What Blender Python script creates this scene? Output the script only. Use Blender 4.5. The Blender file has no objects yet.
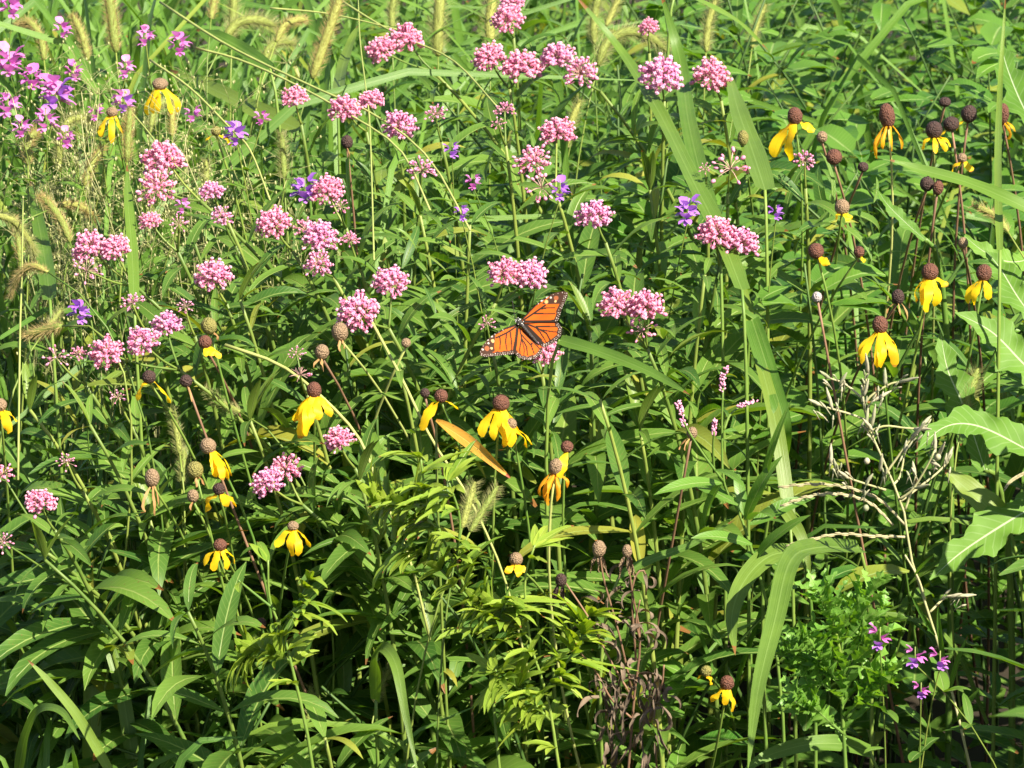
import bpy, math, random
from math import sin, cos, pi, radians as R
from mathutils import Vector as V, Matrix, Quaternion
from mathutils.geometry import delaunay_2d_cdt
random.seed(11)
rnd, uni = random.random, random.uniform
scene = bpy.context.scene
COL = scene.collection

# ------------------------------------------------------------------ camera
CAM = V((0, 0, 1.5)); PITCH = R(14.0); HF = R(16.0)
FPX = 512 / math.tan(HF / 2)
FW = V((0, cos(PITCH), -sin(PITCH))); UPV = V((0, sin(PITCH), cos(PITCH)))
def at(px, py, Y):
    d = FW * FPX + V((1, 0, 0)) * (px - 512) + UPV * (384 - py)
    return CAM + d * (Y / d.y)
def proj(p):
    q = p - CAM; z = q.dot(FW)
    if z < .1: return (-9999, -9999)
    return (512 + q.x / z * FPX, 384 - q.dot(UPV) / z * FPX)
def pxm(Y): return Y / cos(PITCH) / FPX          # metres per photo pixel at depth Y
HD = [(-60, 4.45), (0, 4.2), (100, 3.88), (200, 3.63), (300, 3.46), (400, 3.36), (500, 3.31), (600, 3.30), (800, 3.30)]
def hd(py):
    for (a, ya), (b, yb) in zip(HD, HD[1:]):
        if py <= b: return ya + (yb - ya) * max(0, (py - a)) / (b - a)
    return HD[-1][1]
cd = bpy.data.cameras.new('camera'); cam = bpy.data.objects.new('camera', cd); COL.objects.link(cam)
cam.location = CAM; cam.rotation_euler = (pi / 2 - PITCH, 0, 0)
cd.sensor_width = 36; cd.lens = 18 / math.tan(HF / 2); cd.clip_end = 2000; cd.clip_start = .05
cd.dof.use_dof = True; cd.dof.focus_distance = 3.5; cd.dof.aperture_fstop = 24
scene.camera = cam

# ------------------------------------------------------------------ light
SUN_AZ = R(43); SUN_EL = R(43)      # azimuth from the viewing axis round to the right, seen from behind the camera
sd = V((sin(SUN_AZ) * cos(SUN_EL), -cos(SUN_AZ) * cos(SUN_EL), sin(SUN_EL)))
sl = bpy.data.lights.new('sun', 'SUN'); so = bpy.data.objects.new('sun', sl); COL.objects.link(so)
sl.energy = 5.0; sl.angle = R(.5); sl.color = (1, .92, .74)
so.rotation_euler = sd.to_track_quat('Z', 'Y').to_euler(); so.location = (3, -2, 6)
w = bpy.data.worlds.new('World'); scene.world = w; w.use_nodes = True
nt = w.node_tree; bg = nt.nodes['Background']; sk = nt.nodes.new('ShaderNodeTexSky')
sk.sky_type = 'NISHITA'; sk.sun_disc = False; sk.sun_elevation = SUN_EL
sk.sun_rotation = math.atan2(sd.x, sd.y)
nt.links.new(sk.outputs[0], bg.inputs[0]); bg.inputs[1].default_value = .060
scene.view_settings.view_transform = 'Standard'; scene.view_settings.look = 'None'
scene.view_settings.exposure = 1.52; scene.view_settings.gamma = 1
scene.cycles.max_bounces = 8; scene.cycles.transmission_bounces = 6; scene.cycles.diffuse_bounces = 4
scene.cycles.use_denoising = True

# ------------------------------------------------------------------ materials
class NT:
    def __init__(s, name):
        s.m = bpy.data.materials.new(name); s.m.use_nodes = True; s.t = s.m.node_tree
        s.b = s.t.nodes['Principled BSDF']; s.out = s.t.nodes['Material Output']
    def n(s, t, **k):
        x = s.t.nodes.new(t)
        for a, b in k.items(): setattr(x, a, b)
        return x
    def l(s, a, b): s.t.links.new(a, b)
    def math(s, op, a, b=None, clamp=False):
        x = s.n('ShaderNodeMath', operation=op, use_clamp=clamp)
        for i, v in enumerate((a, b)):
            if v is None: continue
            if isinstance(v, (int, float)): x.inputs[i].default_value = v
            else: s.l(v, x.inputs[i])
        return x.outputs[0]
    def mix(s, f, a, b, bt='MIX'):
        x = s.n('ShaderNodeMix', data_type='RGBA', blend_type=bt)
        for i, v in ((0, f), (6, a), (7, b)):
            if isinstance(v, (int, float)): x.inputs[i].default_value = v
            elif isinstance(v, tuple): x.inputs[i].default_value = (*v, 1)
            else: s.l(v, x.inputs[i])
        return x.outputs[2]
    def tint(s):
        a = s.n('ShaderNodeAttribute', attribute_name='tint')
        x = s.n('ShaderNodeSeparateColor'); s.l(a.outputs['Color'], x.inputs[0]); return x.outputs
    def noise(s, sc, det=2):
        g = s.n('ShaderNodeNewGeometry'); x = s.n('ShaderNodeTexNoise')
        s.l(g.outputs['Position'], x.inputs['Vector']); x.inputs['Scale'].default_value = sc; x.inputs['Detail'].default_value = det
        return x.outputs['Fac']
    def uv(s):
        a = s.n('ShaderNodeUVMap', uv_map='leaf'); x = s.n('ShaderNodeSeparateXYZ'); s.l(a.outputs[0], x.inputs[0]); return x.outputs[0], x.outputs[1]
    def finish(s, col, rough=.5, transl=0, tcol=None, spec=.5, bump=None):
        s.l(col, s.b.inputs['Base Color']) if not isinstance(col, tuple) else setattr(s.b.inputs['Base Color'], 'default_value', (*col, 1))
        s.b.inputs['Roughness'].default_value = rough; s.b.inputs['Specular IOR Level'].default_value = spec
        if bump is not None:
            b = s.n('ShaderNodeBump'); b.inputs['Strength'].default_value = bump[1]; b.inputs['Distance'].default_value = bump[2]
            s.l(bump[0], b.inputs['Height']); s.l(b.outputs[0], s.b.inputs['Normal'])
        if transl:
            tr = s.n('ShaderNodeBsdfTranslucent')
            s.l(s.mix(1.0, col, tcol or (1, 1, 1), 'MULTIPLY'), tr.inputs[0])
            mx = s.n('ShaderNodeMixShader'); mx.inputs[0].default_value = transl
            s.l(s.b.outputs[0], mx.inputs[1]); s.l(tr.outputs[0], mx.inputs[2]); s.l(mx.outputs[0], s.out.inputs[0])
        return s.m
def leaf_mat(name, dark, light, vein=(.34, .42, .16), yellow=(.42, .36, .05), transl=.34, rough=.42, veins=True, tip=(.22, .10, .03), vw=.035, spec=.5, lines=0, lk=.25, sk=1.1, spots=0):
    s = NT(name); r, g, b = s.tint()[:3]; u, v = s.uv()
    c = s.mix(r, dark, light)
    nz = s.noise(38, 3)
    c = s.mix(s.math('MULTIPLY', s.math('SUBTRACT', nz, .45), 1.6, True), c, light)
    c = s.mix(g, c, yellow)
    du = s.math('ABSOLUTE', s.math('SUBTRACT', u, .5))
    bump = None
    if veins:
        m = s.math('SUBTRACT', 1, s.math('DIVIDE', du, vw * 1.6), True)
        sv = s.math('SINE', s.math('MULTIPLY', s.math('SUBTRACT', v, s.math('MULTIPLY', du, .22)), 105))
        sv = s.math('MULTIPLY', s.math('SUBTRACT', sv, .80, True), sk)
        c = s.mix(sv, c, vein)
        c = s.mix(m, c, vein)
        bump = (s.math('ADD', s.math('MULTIPLY', m, -1), s.math('MULTIPLY', sv, -.7)), .5, .0012)
    if lines:
        cx = s.n('ShaderNodeCombineXYZ'); s.l(s.math('ADD', s.math('MULTIPLY', u, lines), s.math('MULTIPLY', r, 50)), cx.inputs[0]); s.l(s.math('MULTIPLY', v, 2.5), cx.inputs[1])
        tx = s.n('ShaderNodeTexNoise'); s.l(cx.outputs[0], tx.inputs['Vector']); tx.inputs['Scale'].default_value = .55; tx.inputs['Detail'].default_value = 3
        ln = s.math('MULTIPLY', s.math('SUBTRACT', tx.outputs['Fac'], .42, True), 3, True)
        c = s.mix(s.math('MULTIPLY', ln, lk * 1.6), c, vein)
        c = s.mix(s.math('MULTIPLY', s.math('LESS_THAN', du, .028), 2 * lk), c, vein)
        bump = (ln, .35, .0005 if lk > .2 else .0002)
    if spots: c = s.mix(s.math('MULTIPLY', s.math('GREATER_THAN', s.noise(420, 2), .70), s.math('GREATER_THAN', b, .45)), c, (.16, .10, .035))
    # browned tip on some leaves
    tp = s.math('MULTIPLY', s.math('GREATER_THAN', v, s.math('ADD', .88, s.math('MULTIPLY', nz, .12))), s.math('GREATER_THAN', b, .8))
    c = s.mix(tp, c, tip)
    return s.finish(c, rough, transl, (1.55, 1.6, .30), spec, bump)
M = {}
M['leaf'] = leaf_mat('milkweed_leaf', (.038, .105, .017), (.125, .225, .034), vein=(.28, .36, .10), spec=.35, spots=1)
M['mass'] = leaf_mat('undergrowth_leaf', (.030, .090, .015), (.110, .208, .032), vein=(.2, .30, .07), spec=.35, spots=1)
M['broad'] = leaf_mat('broad_leaf', (.035, .120, .014), (.115, .235, .030), vein=(.26, .36, .12), spec=.4)
M['limy'] = leaf_mat('yellow_green_leaf', (.088, .195, .018), (.24, .355, .040), vein=(.36, .42, .10), yellow=(.42, .43, .05), spec=.35)
M['thistle'] = leaf_mat('thistle_leaf', (.095, .23, .030), (.20, .38, .06), vein=(.26, .36, .12), spec=.35)
M['lettuce'] = leaf_mat('lobed_leaf', (.055, .135, .016), (.12, .23, .030), vein=(.48, .54, .36), vw=.020, spec=.2, sk=.5, transl=.22, rough=.6)
M['grass'] = leaf_mat('grass_leaf', (.036, .115, .014), (.110, .222, .026), vein=(.20, .30, .08), veins=False, lines=38, transl=.34, spec=.4)
M['straw'] = leaf_mat('straw_leaf', (.30, .27, .11), (.44, .42, .18), veins=False, transl=.25)
M['orange_leaf'] = leaf_mat('orange_leaf', (.46, .13, .03), (.62, .40, .05), vein=(.62, .46, .12), tip=(.3, .06, .03), spots=1, spec=.3)
M['dry_leaf'] = leaf_mat('dry_leaf', (.050, .034, .022), (.19, .135, .095), vein=(.2, .15, .1), transl=.12, rough=.8)
def plain(name, a, b, rough=.5, transl=0, tcol=(1, 1, 1), sc=60, bump=0, spec=.4, alt=None):
    s = NT(name); r = s.tint()[0]; nz = s.noise(sc, 3)
    f = s.math('ADD', s.math('MULTIPLY', r, .7), s.math('MULTIPLY', s.math('SUBTRACT', nz, .35), .9), True)
    c = s.mix(f, a, b)
    if alt: oi = s.n('ShaderNodeObjectInfo'); c = s.mix(s.math('MULTIPLY', s.math('SUBTRACT', oi.outputs['Random'], .35, True), 1.1), c, alt)
    return s.finish(c, rough, transl, tcol, spec, (nz, bump, .002) if bump else None)
M['stem'] = plain('green_stem', (.06, .12, .017), (.21, .255, .05), .5)
M['massstem'] = plain('weed_stem', (.025, .065, .010), (.075, .135, .025), .55)
M['herbstem'] = plain('pale_herb_stem', (.26, .27, .10), (.46, .42, .24), .7, 0, (1, 1, 1), 90)
M['drystem'] = plain('dry_stem', (.24, .21, .11), (.42, .37, .22), .7)
M['greenstem'] = plain('coneflower_stem', (.06, .14, .02), (.18, .25, .045), .5)
M['brownstem'] = plain('brown_stem', (.11, .058, .032), (.25, .14, .085), .65)
M['redstem'] = plain('pedicel', (.50, .26, .26), (.52, .38, .28), .6)
M['palestem'] = plain('pale_stem', (.20, .25, .06), (.38, .39, .13), .65)
M['petal'] = plain('milkweed_petal', (.66, .165, .33), (.78, .29, .45), .5, .3, (1.1, .9, 1.0), 200, alt=(.60, .22, .46))
M['corona'] = plain('milkweed_corona', (.79, .33, .50), (.88, .53, .64), .5, .25, (1.05, .9, 1), 200, alt=(.80, .48, .70))
M['bud'] = plain('milkweed_bud', (.56, .17, .32), (.74, .36, .50), .5, .15, (1, 1, 1), 200)
M['yellow'] = leaf_mat('yellow_petal', (.76, .47, .012), (.86, .63, .02), vein=(.62, .36, .01), yellow=(.72, .30, .02), veins=False, lines=44, lk=.2, spec=.2, transl=.48, tip=(.5, .25, .03))
M['withered'] = plain('withered_petal', (.26, .13, .045), (.42, .25, .10), .8, .2, (1, 1, 1), 150)
def cone_mat(name, a, b):
    s = NT(name); r = s.tint()[0]
    g = s.n('ShaderNodeNewGeometry'); vo = s.n('ShaderNodeTexVoronoi'); s.l(g.outputs['Position'], vo.inputs['Vector']); vo.inputs['Scale'].default_value = 620
    f = s.math('ADD', s.math('MULTIPLY', vo.outputs['Distance'], .75), s.math('MULTIPLY', s.noise(220), .45), True)
    return s.finish(s.mix(f, b, a), .7, 0, None, .35, (s.math('MULTIPLY', vo.outputs['Distance'], -1), .9, .0016))
M['cone'] = cone_mat('brown_cone', (.055, .020, .014), (.19, .075, .045))
M['darkcone'] = cone_mat('dark_cone', (.018, .010, .009), (.085, .042, .034))
M['tancone'] = cone_mat('tan_cone', (.13, .08, .045), (.33, .23, .14))
M['greencone'] = cone_mat('green_cone', (.11, .10, .025), (.28, .25, .07))
M['palecone'] = cone_mat('pale_cone', (.26, .22, .22), (.46, .41, .41))
M['purple'] = plain('purple_petal', (.30, .10, .52), (.50, .22, .68), .5, .3, (1, .9, 1.1), 200)
M['magenta'] = plain('magenta_petal', (.62, .14, .52), (.76, .32, .66), .5, .35, (1, .9, 1), 200)
M['spike'] = plain('smartweed_floret', (.55, .16, .32), (.82, .48, .60), .6, .1, (1, 1, 1), 400)
M['foxcore'] = plain('foxtail_core', (.13, .19, .03), (.32, .32, .08), .7, .1, (1, 1, 1), 500, .6)
M['brist'] = plain('foxtail_bristle', (.36, .27, .09), (.55, .42, .20), .6, .4, (1.1, 1, .7))
M['bristg'] = plain('foxtail_green_bristle', (.22, .27, .07), (.46, .43, .20), .6, .4, (1.1, 1, .7))
M['soil'] = plain('soil', (.020, .016, .011), (.045, .034, .023), .95, 0, (1, 1, 1), 12, .5, .2)
M['paleherb'] = plain('pale_bud', (.23, .26, .14), (.44, .39, .28), .7, .1, (1, 1, 1), 300)
M['panicle'] = plain('fine_panicle', (.30, .33, .11), (.50, .48, .24), .7, .2)
def wing_mat():
    s = NT('butterfly_wing'); a = s.n('ShaderNodeAttribute', attribute_name='tint')
    nz = s.noise(900, 3)
    c = s.mix(s.math('MULTIPLY', nz, .25), a.outputs['Color'], (.02, .01, .006))
    return s.finish(c, .6, .15, (1.1, .9, .6), .12)
M['wing'] = wing_mat()
M['insect'] = plain('insect_black', (.008, .007, .007), (.03, .025, .022), .6, 0, (1, 1, 1), 800, .6)
M['white'] = plain('insect_white', (.7, .7, .68), (.8, .8, .78), .6)

# ------------------------------------------------------------------ mesh builder
class B:
    def __init__(s): s.v = []; s.f = []; s.mi = []; s.uv = []; s.t = []
    def add(s, vs, fs, uvs=None, tint=(.5, 0, 0), m=0):
        o = len(s.v); s.v.extend(vs); s.f.extend([tuple(i + o for i in f) for f in fs]); s.mi.extend([m] * len(fs))
        s.uv.extend(uvs or [(.5, .5)] * len(vs))
        s.t.extend(tint if isinstance(tint, list) else [tint] * len(vs))
    def mesh(s, name, mats, org=V((0, 0, 0)), smooth=True):
        me = bpy.data.meshes.new(name); me.from_pydata([tuple(V(v) - org) for v in s.v], [], s.f)
        for m in mats: me.materials.append(M[m])
        me.polygons.foreach_set('material_index', s.mi)
        if smooth: me.polygons.foreach_set('use_smooth', [True] * len(s.f))
        u = me.uv_layers.new(name='leaf'); li = [0] * len(me.loops); me.loops.foreach_get('vertex_index', li)
        u.data.foreach_set('uv', [c for i in li for c in s.uv[i]])
        a = me.color_attributes.new('tint', 'FLOAT_COLOR', 'POINT'); a.data.foreach_set('color', [c for t in s.t for c in (*t, 1)])
        me.update(); return me
    def build(s, name, mats, parent=None, org=None):
        if not s.f: return None
        if isinstance(mats, str): mats = [mats]
        o0 = org if org is not None else (root_loc(parent) if parent else V((0, 0, 0)))
        o = bpy.data.objects.new(name, s.mesh(name, mats, o0)); COL.objects.link(o)
        if parent: o.parent = parent
        elif org is not None: o.location = org
        return o
def root_loc(p):
    l = V((0, 0, 0))
    while p: l += p.location; p = p.parent
    return l
LABELS = {}
def tag(o, label, cat, group=None, kind=None):
    if label: o['label'] = label
    if cat: o['category'] = cat
    if group: o['group'] = group
    if kind: o['kind'] = kind
    return o
def thing(name, label, cat, loc, group=None):
    o = bpy.data.objects.new(name, None); COL.objects.link(o); o.location = loc; o.empty_display_size = .05
    return tag(o, label, cat, group, 'thing')

PROT = []
def blocked(p, slack=3):
    x, y = proj(p)
    for (a, b, r, Y) in PROT:
        if abs(x - a) < r + slack and abs(y - b) < r + slack and p.y < Y + .015: return True
    return False
def perp(d, hint=V((0, 0, 1))):
    n = hint - d * hint.dot(d)
    if n.length < 1e-4: n = V((1, 0, 0)) - d * d.x
    return n.normalized()
PROFS = {
 'lance': lambda t: (t ** .62 * (1 - t) ** .85) / .392,
 'narrow': lambda t: (t ** .4 * (1 - t) ** .7) / .5,
 'ovate': lambda t: (t ** .45 * (1 - t) ** .62) / .47,
 'petal': lambda t: min(1, .45 + t * 1.3) * (1 if t < .8 else math.sqrt(max(.06, 1 - ((t - .8) / .205) ** 2))),
 'blade': lambda t: min(1, .55 + t * 3) * (1 - t ** 3) ** .8,
}
def leaf(b, p, d, n, L, W, droop=.6, fold=.35, tint=(.5, 0, 0), prof='lance', seg=7, m=0, wav=.04, twist=0, check=True, lobes=0):
    """A leaf as a folded strip: midrib row with two raised margins, bent downwards along its length."""
    d = d.normalized(); n = perp(d, n); s = d.cross(n).normalized()
    f = PROFS[prof]; c = p.copy(); st = L / seg; vs = []; uv = []; ph = uni(0, 6); ph2 = uni(0, 6)
    for i in range(seg + 1):
        t = i / seg
        w = W / 2 * max(.015, f(min(max(t, .01), .995)))
        th = droop * t * t * 1.0 + droop * .35 * t
        dd = d * cos(th) - n * sin(th); nn = n * cos(th) + d * sin(th)
        ss = s
        if twist: q = Quaternion(dd, twist * t); ss = q @ s; nn = q @ nn
        wl = w * (1 + lobes * sin(t * 26 + ph)) if lobes else w
        wr = w * (1 + lobes * sin(t * 26 + ph + 1.3)) if lobes else w
        vs += [c - ss * wl * cos(fold) + nn * (wl * sin(fold) + W * wav * sin(t * 9 + ph)), c.copy(), c + ss * wr * cos(fold) + nn * (wr * sin(fold) + W * wav * sin(t * 8 + ph2))]
        uv += [(0, t), (.5, t), (1, t)]
        c = c + dd * st
    if check:
        for i in range(0, seg + 1):
            for k in ((1,) if W < .012 else (0, 1, 2)):
                if blocked(vs[3 * i + k]): return None
    fs = []
    for i in range(seg):
        a = 3 * i; fs += [(a, a + 1, a + 4, a + 3), (a + 1, a + 2, a + 5, a + 4)]
    b.add(vs, fs, uv, tint, m); return c
def ribbon(b, pts, W, nh, tint=(.5, 0, 0), m=0, seg=18, fold=.25, taper=True, base=.6, wav=0):
    pts = smooth(pts, seg); k = len(pts); vs = []; uv = []
    for i, c in enumerate(pts):
        t = i / (k - 1); d = (pts[min(i + 1, k - 1)] - pts[max(i - 1, 0)]).normalized()
        n = perp(d, nh); s = d.cross(n)
        w = W / 2 * (min(1, base + t * 2) * (max(.02, 1 - t ** 3) ** .8 if taper else 1))
        e = n * W * wav * sin(t * 17)
        vs += [c - s * w * cos(fold) + n * w * sin(fold) + e, c.copy(), c + s * w * cos(fold) + n * w * sin(fold) - e]; uv += [(0, t), (.5, t), (1, t)]
    fs = []
    for i in range(k - 1):
        a = 3 * i; fs += [(a, a + 1, a + 4, a + 3), (a + 1, a + 2, a + 5, a + 4)]
    b.add(vs, fs, uv, tint, m)
def smooth(pts, seg):
    """Catmull-Rom through the points."""
    if len(pts) < 3: return [pts[0].lerp(pts[-1], i / seg) for i in range(seg + 1)]
    P = [pts[0] * 2 - pts[1]] + list(pts) + [pts[-1] * 2 - pts[-2]]; out = []
    k = len(pts) - 1
    for i in range(seg + 1):
        x = i / seg * k; j = min(int(x), k - 1); t = x - j
        a, b_, c, d = P[j:j + 4]
        out.append(.5 * ((2 * b_) + (c - a) * t + (2 * a - 5 * b_ + 4 * c - d) * t * t + (3 * b_ - a - 3 * c + d) * t ** 3))
    return out
def tube(b, pts, r0, r1=None, n=5, tint=(.5, 0, 0), m=0, rf=None):
    r1 = r0 if r1 is None else r1; k = len(pts); vs = []; fs = []; uv = []
    for i, c in enumerate(pts):
        t = i / (k - 1); d = (pts[min(i + 1, k - 1)] - pts[max(i - 1, 0)])
        d = d.normalized() if d.length > 1e-7 else V((0, 0, 1))
        x = perp(d, V((0, -1, .3))); y = d.cross(x); r = rf(t) if rf else r0 + (r1 - r0) * t
        for j in range(n):
            a = 2 * pi * j / n; vs.append(c + (x * cos(a) + y * sin(a)) * r); uv.append((j / n, t))
    for i in range(k - 1):
        for j in range(n):
            a, e = i * n + j, i * n + (j + 1) % n; fs.append((a, e, e + n, a + n))
    fs.append(tuple(range(n - 1, -1, -1))); fs.append(tuple(range((k - 1) * n, k * n)))
    b.add(vs, fs, uv, tint, m)
def ball(b, c, ax, rx, rz, nu=10, nv=7, tint=(.5, 0, 0), m=0, jit=0, shape=None):
    """Ellipsoid along axis ax (half-length rz), radius rx."""
    ax = ax.normalized(); x = perp(ax, V((.3, -1, .1))); y = ax.cross(x); vs = [c - ax * rz]; fs = []
    for i in range(1, nv):
        a = pi * i / nv; rr = rx * sin(a) * (shape(i / nv) if shape else 1)
        for j in range(nu):
            q = 2 * pi * (j + .5 * (i % 2)) / nu; k = 1 + uni(-jit, jit)
            vs.append(c - ax * rz * cos(a) + (x * cos(q) + y * sin(q)) * rr * k)
    vs.append(c + ax * rz)
    for j in range(nu): fs.append((0, 1 + (j + 1) % nu, 1 + j)); e = len(vs) - 1; o = 1 + (nv - 2) * nu; fs.append((e, o + j, o + (j + 1) % nu))
    for i in range(nv - 2):
        for j in range(nu):
            a = 1 + i * nu + j; q = 1 + i * nu + (j + 1) % nu; fs.append((a, q, q + nu, a + nu))
    b.add(vs, fs, None, tint, m)
def bez(p0, p1, p2, k=12): return [p0 * (1 - t) ** 2 + p1 * 2 * t * (1 - t) + p2 * t * t for t in [i / k for i in range(k + 1)]]
def ground(p): return V((p.x, p.y, 0))
def rt(y=0.0, spread=1): return (min(1, max(0, uni(.0, 1) * spread)), y, rnd())

# ------------------------------------------------------------------ setting: one sheet of soil to the horizon
b = B(); N = 40
xs = [-600, -150, -40, -12] + [-6 + 12 * i / N for i in range(N + 1)] + [12, 40, 150, 600]
ys = [-300, -60, -10, 0] + [1 + 11 * i / N for i in range(N + 1)] + [20, 50, 200, 900]
for y in ys:
    for x in xs: b.v.append(V((x, y, (.02 * sin(x * 3.1) * cos(y * 2.3) - .02) if 1 <= y <= 12 and abs(x) <= 6 else -.02)))
nx = len(xs)
b.f = [(j * nx + i, j * nx + i + 1, (j + 1) * nx + i + 1, (j + 1) * nx + i) for j in range(len(ys) - 1) for i in range(nx - 1)]
b.mi = [0] * len(b.f); b.uv = [(.5, .5)] * len(b.v); b.t = [(.5, 0, 0)] * len(b.v)
tag(b.build('ground', 'soil'), None, None, kind='structure')

# ------------------------------------------------------------------ data read off the photograph: pixel x, y, radius
# milkweed: label, clusters (x, y, r, kind), lean of the root in pixels, number of leaf nodes
MILK = [
 ('two flowered pink milkweed highest left of the two upright foxtails', [(380, 47, 15, 'o'), (407, 36, 18, 'o')], 190, 15),
 ('pink milkweed small cluster cut by the top edge of the patch', [(507, 16, 16, 'o'), (512, 0, 12, 'o')], 20, 13),
 ('pink milkweed with two heads crowded left of the top middle trio', [(488, 55, 17, 'o'), (521, 63, 20, 'o')], 25, 15),
 ('pink milkweed with two heads ending in round buds right of the trio', [(556, 54, 18, 'o'), (580, 70, 17, 'm')], 160, 15),
 ('large pink milkweed head leaning on the broad diagonal grass blade', [(663, 72, 22, 'o')], 10, 14),
 ('pink milkweed head just right of the broad diagonal grass blade', [(713, 72, 19, 'o')], 45, 14),
 ('tiny pink milkweed head behind the broad grass blade near the top', [(648, 25, 10, 'o')], 10, 8),
 ('mauve pink milkweed with two heads beside the dark round seed head', [(344, 106, 16, 'o'), (371, 98, 13, 'o')], 40, 13),
 ('neat round pink milkweed head above the salmon fading one', [(399, 122, 17, 'o')], 10, 13),
 ('salmon pink fading milkweed head under the neat round one', [(422, 167, 14, 'b')], -10, 13),
 ('three tiered pink milkweed with loose round buds at its lower tiers', [(557, 129, 18, 'o'), (533, 158, 17, 'm'), (541, 184, 17, 's')], 60, 15),
 ('single pink milkweed head standing up right of the long leafy middle', [(594, 212, 18, 'o')], 60, 15),
 ('dark pink budding milkweed left of the two petalled coneflower', [(731, 163, 19, 's')], -10, 12),
 ('reddish pink milkweed glimpsed behind the two petalled coneflower', [(805, 158, 11, 'b')], 10, 11),
 ('broad double pink milkweed head left of the coneflower group', [(716, 230, 19, 'o'), (741, 239, 18, 'o')], -40, 16),
 ('arching pink milkweed head right of the butterfly with drooping buds', [(617, 301, 18, 'o'), (644, 303, 19, 'o'), (641, 328, 14, 's')], 70, 17),
 ('wide pink milkweed head directly above the butterfly', [(504, 270, 17, 'o'), (532, 272, 18, 'o')], -110, 15),
 ('small pink milkweed head under the resting butterfly', [(545, 350, 15, 'o'), (530, 330, 9, 's')], 25, 13),
 ('pair of pink milkweed heads left of the butterfly', [(357, 309, 21, 'o'), (391, 279, 18, 'o')], 70, 16),
 ('pink milkweed with stacked heads right of the yellow coneflower at upper left', [(164, 155, 22, 'o'), (156, 184, 18, 'm')], 190, 15),
 ('large round pink milkweed head beside the curved foxtails at left', [(88, 244, 18, 'o'), (114, 246, 16, 'o'), (86, 268, 13, 's')], 190, 16),
 ('pink milkweed head behind the orange tinged one at left centre', [(273, 220, 17, 'o')], 90, 13),
 ('wide pink milkweed with orange tinged old florets at left centre', [(304, 226, 12, 'b'), (320, 234, 18, 'o'), (318, 262, 14, 'm')], 90, 14),
 ('small mauve milkweed head half hidden above the large round one', [(150, 219, 11, 'o'), (178, 222, 9, 's')], 60, 10),
 ('small mauve milkweed head right of the stacked pink heads', [(211, 189, 12, 'o')], 70, 10),
 ('purple pink milkweed head left of the upper middle leaves', [(326, 187, 17, 'o'), (340, 205, 9, 's')], 60, 12),
 ('thin mauve milkweed sprig near the drooping foxtail tip', [(294, 95, 13, 'o')], 30, 10),
 ('round pink milkweed head above the green coneflower seed heads', [(213, 273, 19, 'o')], 60, 15),
 ('row of three pink milkweed heads on one leaning stem at left', [(166, 323, 16, 'o'), (141, 338, 17, 'o'), (105, 350, 17, 'o')], 200, 15),
 ('budding pink milkweed at the left end of the row of heads', [(56, 355, 12, 's'), (78, 352, 9, 'b')], 80, 12),
 ('low pink milkweed head right of the withered coneflowers', [(266, 480, 16, 'o'), (285, 466, 17, 'm')], 130, 14),
 ('low pink milkweed head beside the orange drooping petals', [(338, 437, 15, 'o')], 80, 13),
 ('shaded mauve milkweed head low at the left margin', [(40, 499, 16, 'o')], 60, 12),
 ('dark red pink milkweed cut by the left margin', [(2, 472, 13, 'b'), (3, 540, 11, 's')], 150, 12),
 ('spent pink milkweed with bare pedicels above a brown cone', [(300, 372, 12, 'p'), (296, 352, 8, 's')], 40, 10),
 ('loose pink milkweed buds left of the neat round head', [(435, 112, 10, 'b')], 30, 9),
 ('small rosy milkweed buds under the top middle trio', [(505, 108, 10, 'b'), (498, 122, 7, 's')], 20, 9),
 ('pink milkweed buds showing just left of the butterfly head', [(487, 322, 8, 's')], 30, 9),
 ('pink milkweed tuft with loose buds over the row of three heads', [(185, 305, 9, 's')], 40, 9),
 ('pale rosy milkweed sprig behind the large round head', [(132, 300, 11, 'b')], 60, 9),
 ('fading milkweed sprig right of the wide orange tinged head', [(350, 238, 10, 'b')], 50, 9),
 ('scattered milkweed buds above the low shaded mauve head', [(66, 460, 9, 's')], 70, 9),
 ('tiny milkweed buds among leaves right of the budding row', [(118, 395, 9, 's')], 60, 9),
 ('mauve milkweed sprig beside the violet flower at left', [(222, 215, 11, 'm')], 60, 9),
 ('few loose pink milkweed buds left of the dark budding head', [(705, 168, 6, 's')], 20, 8),
]
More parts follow.
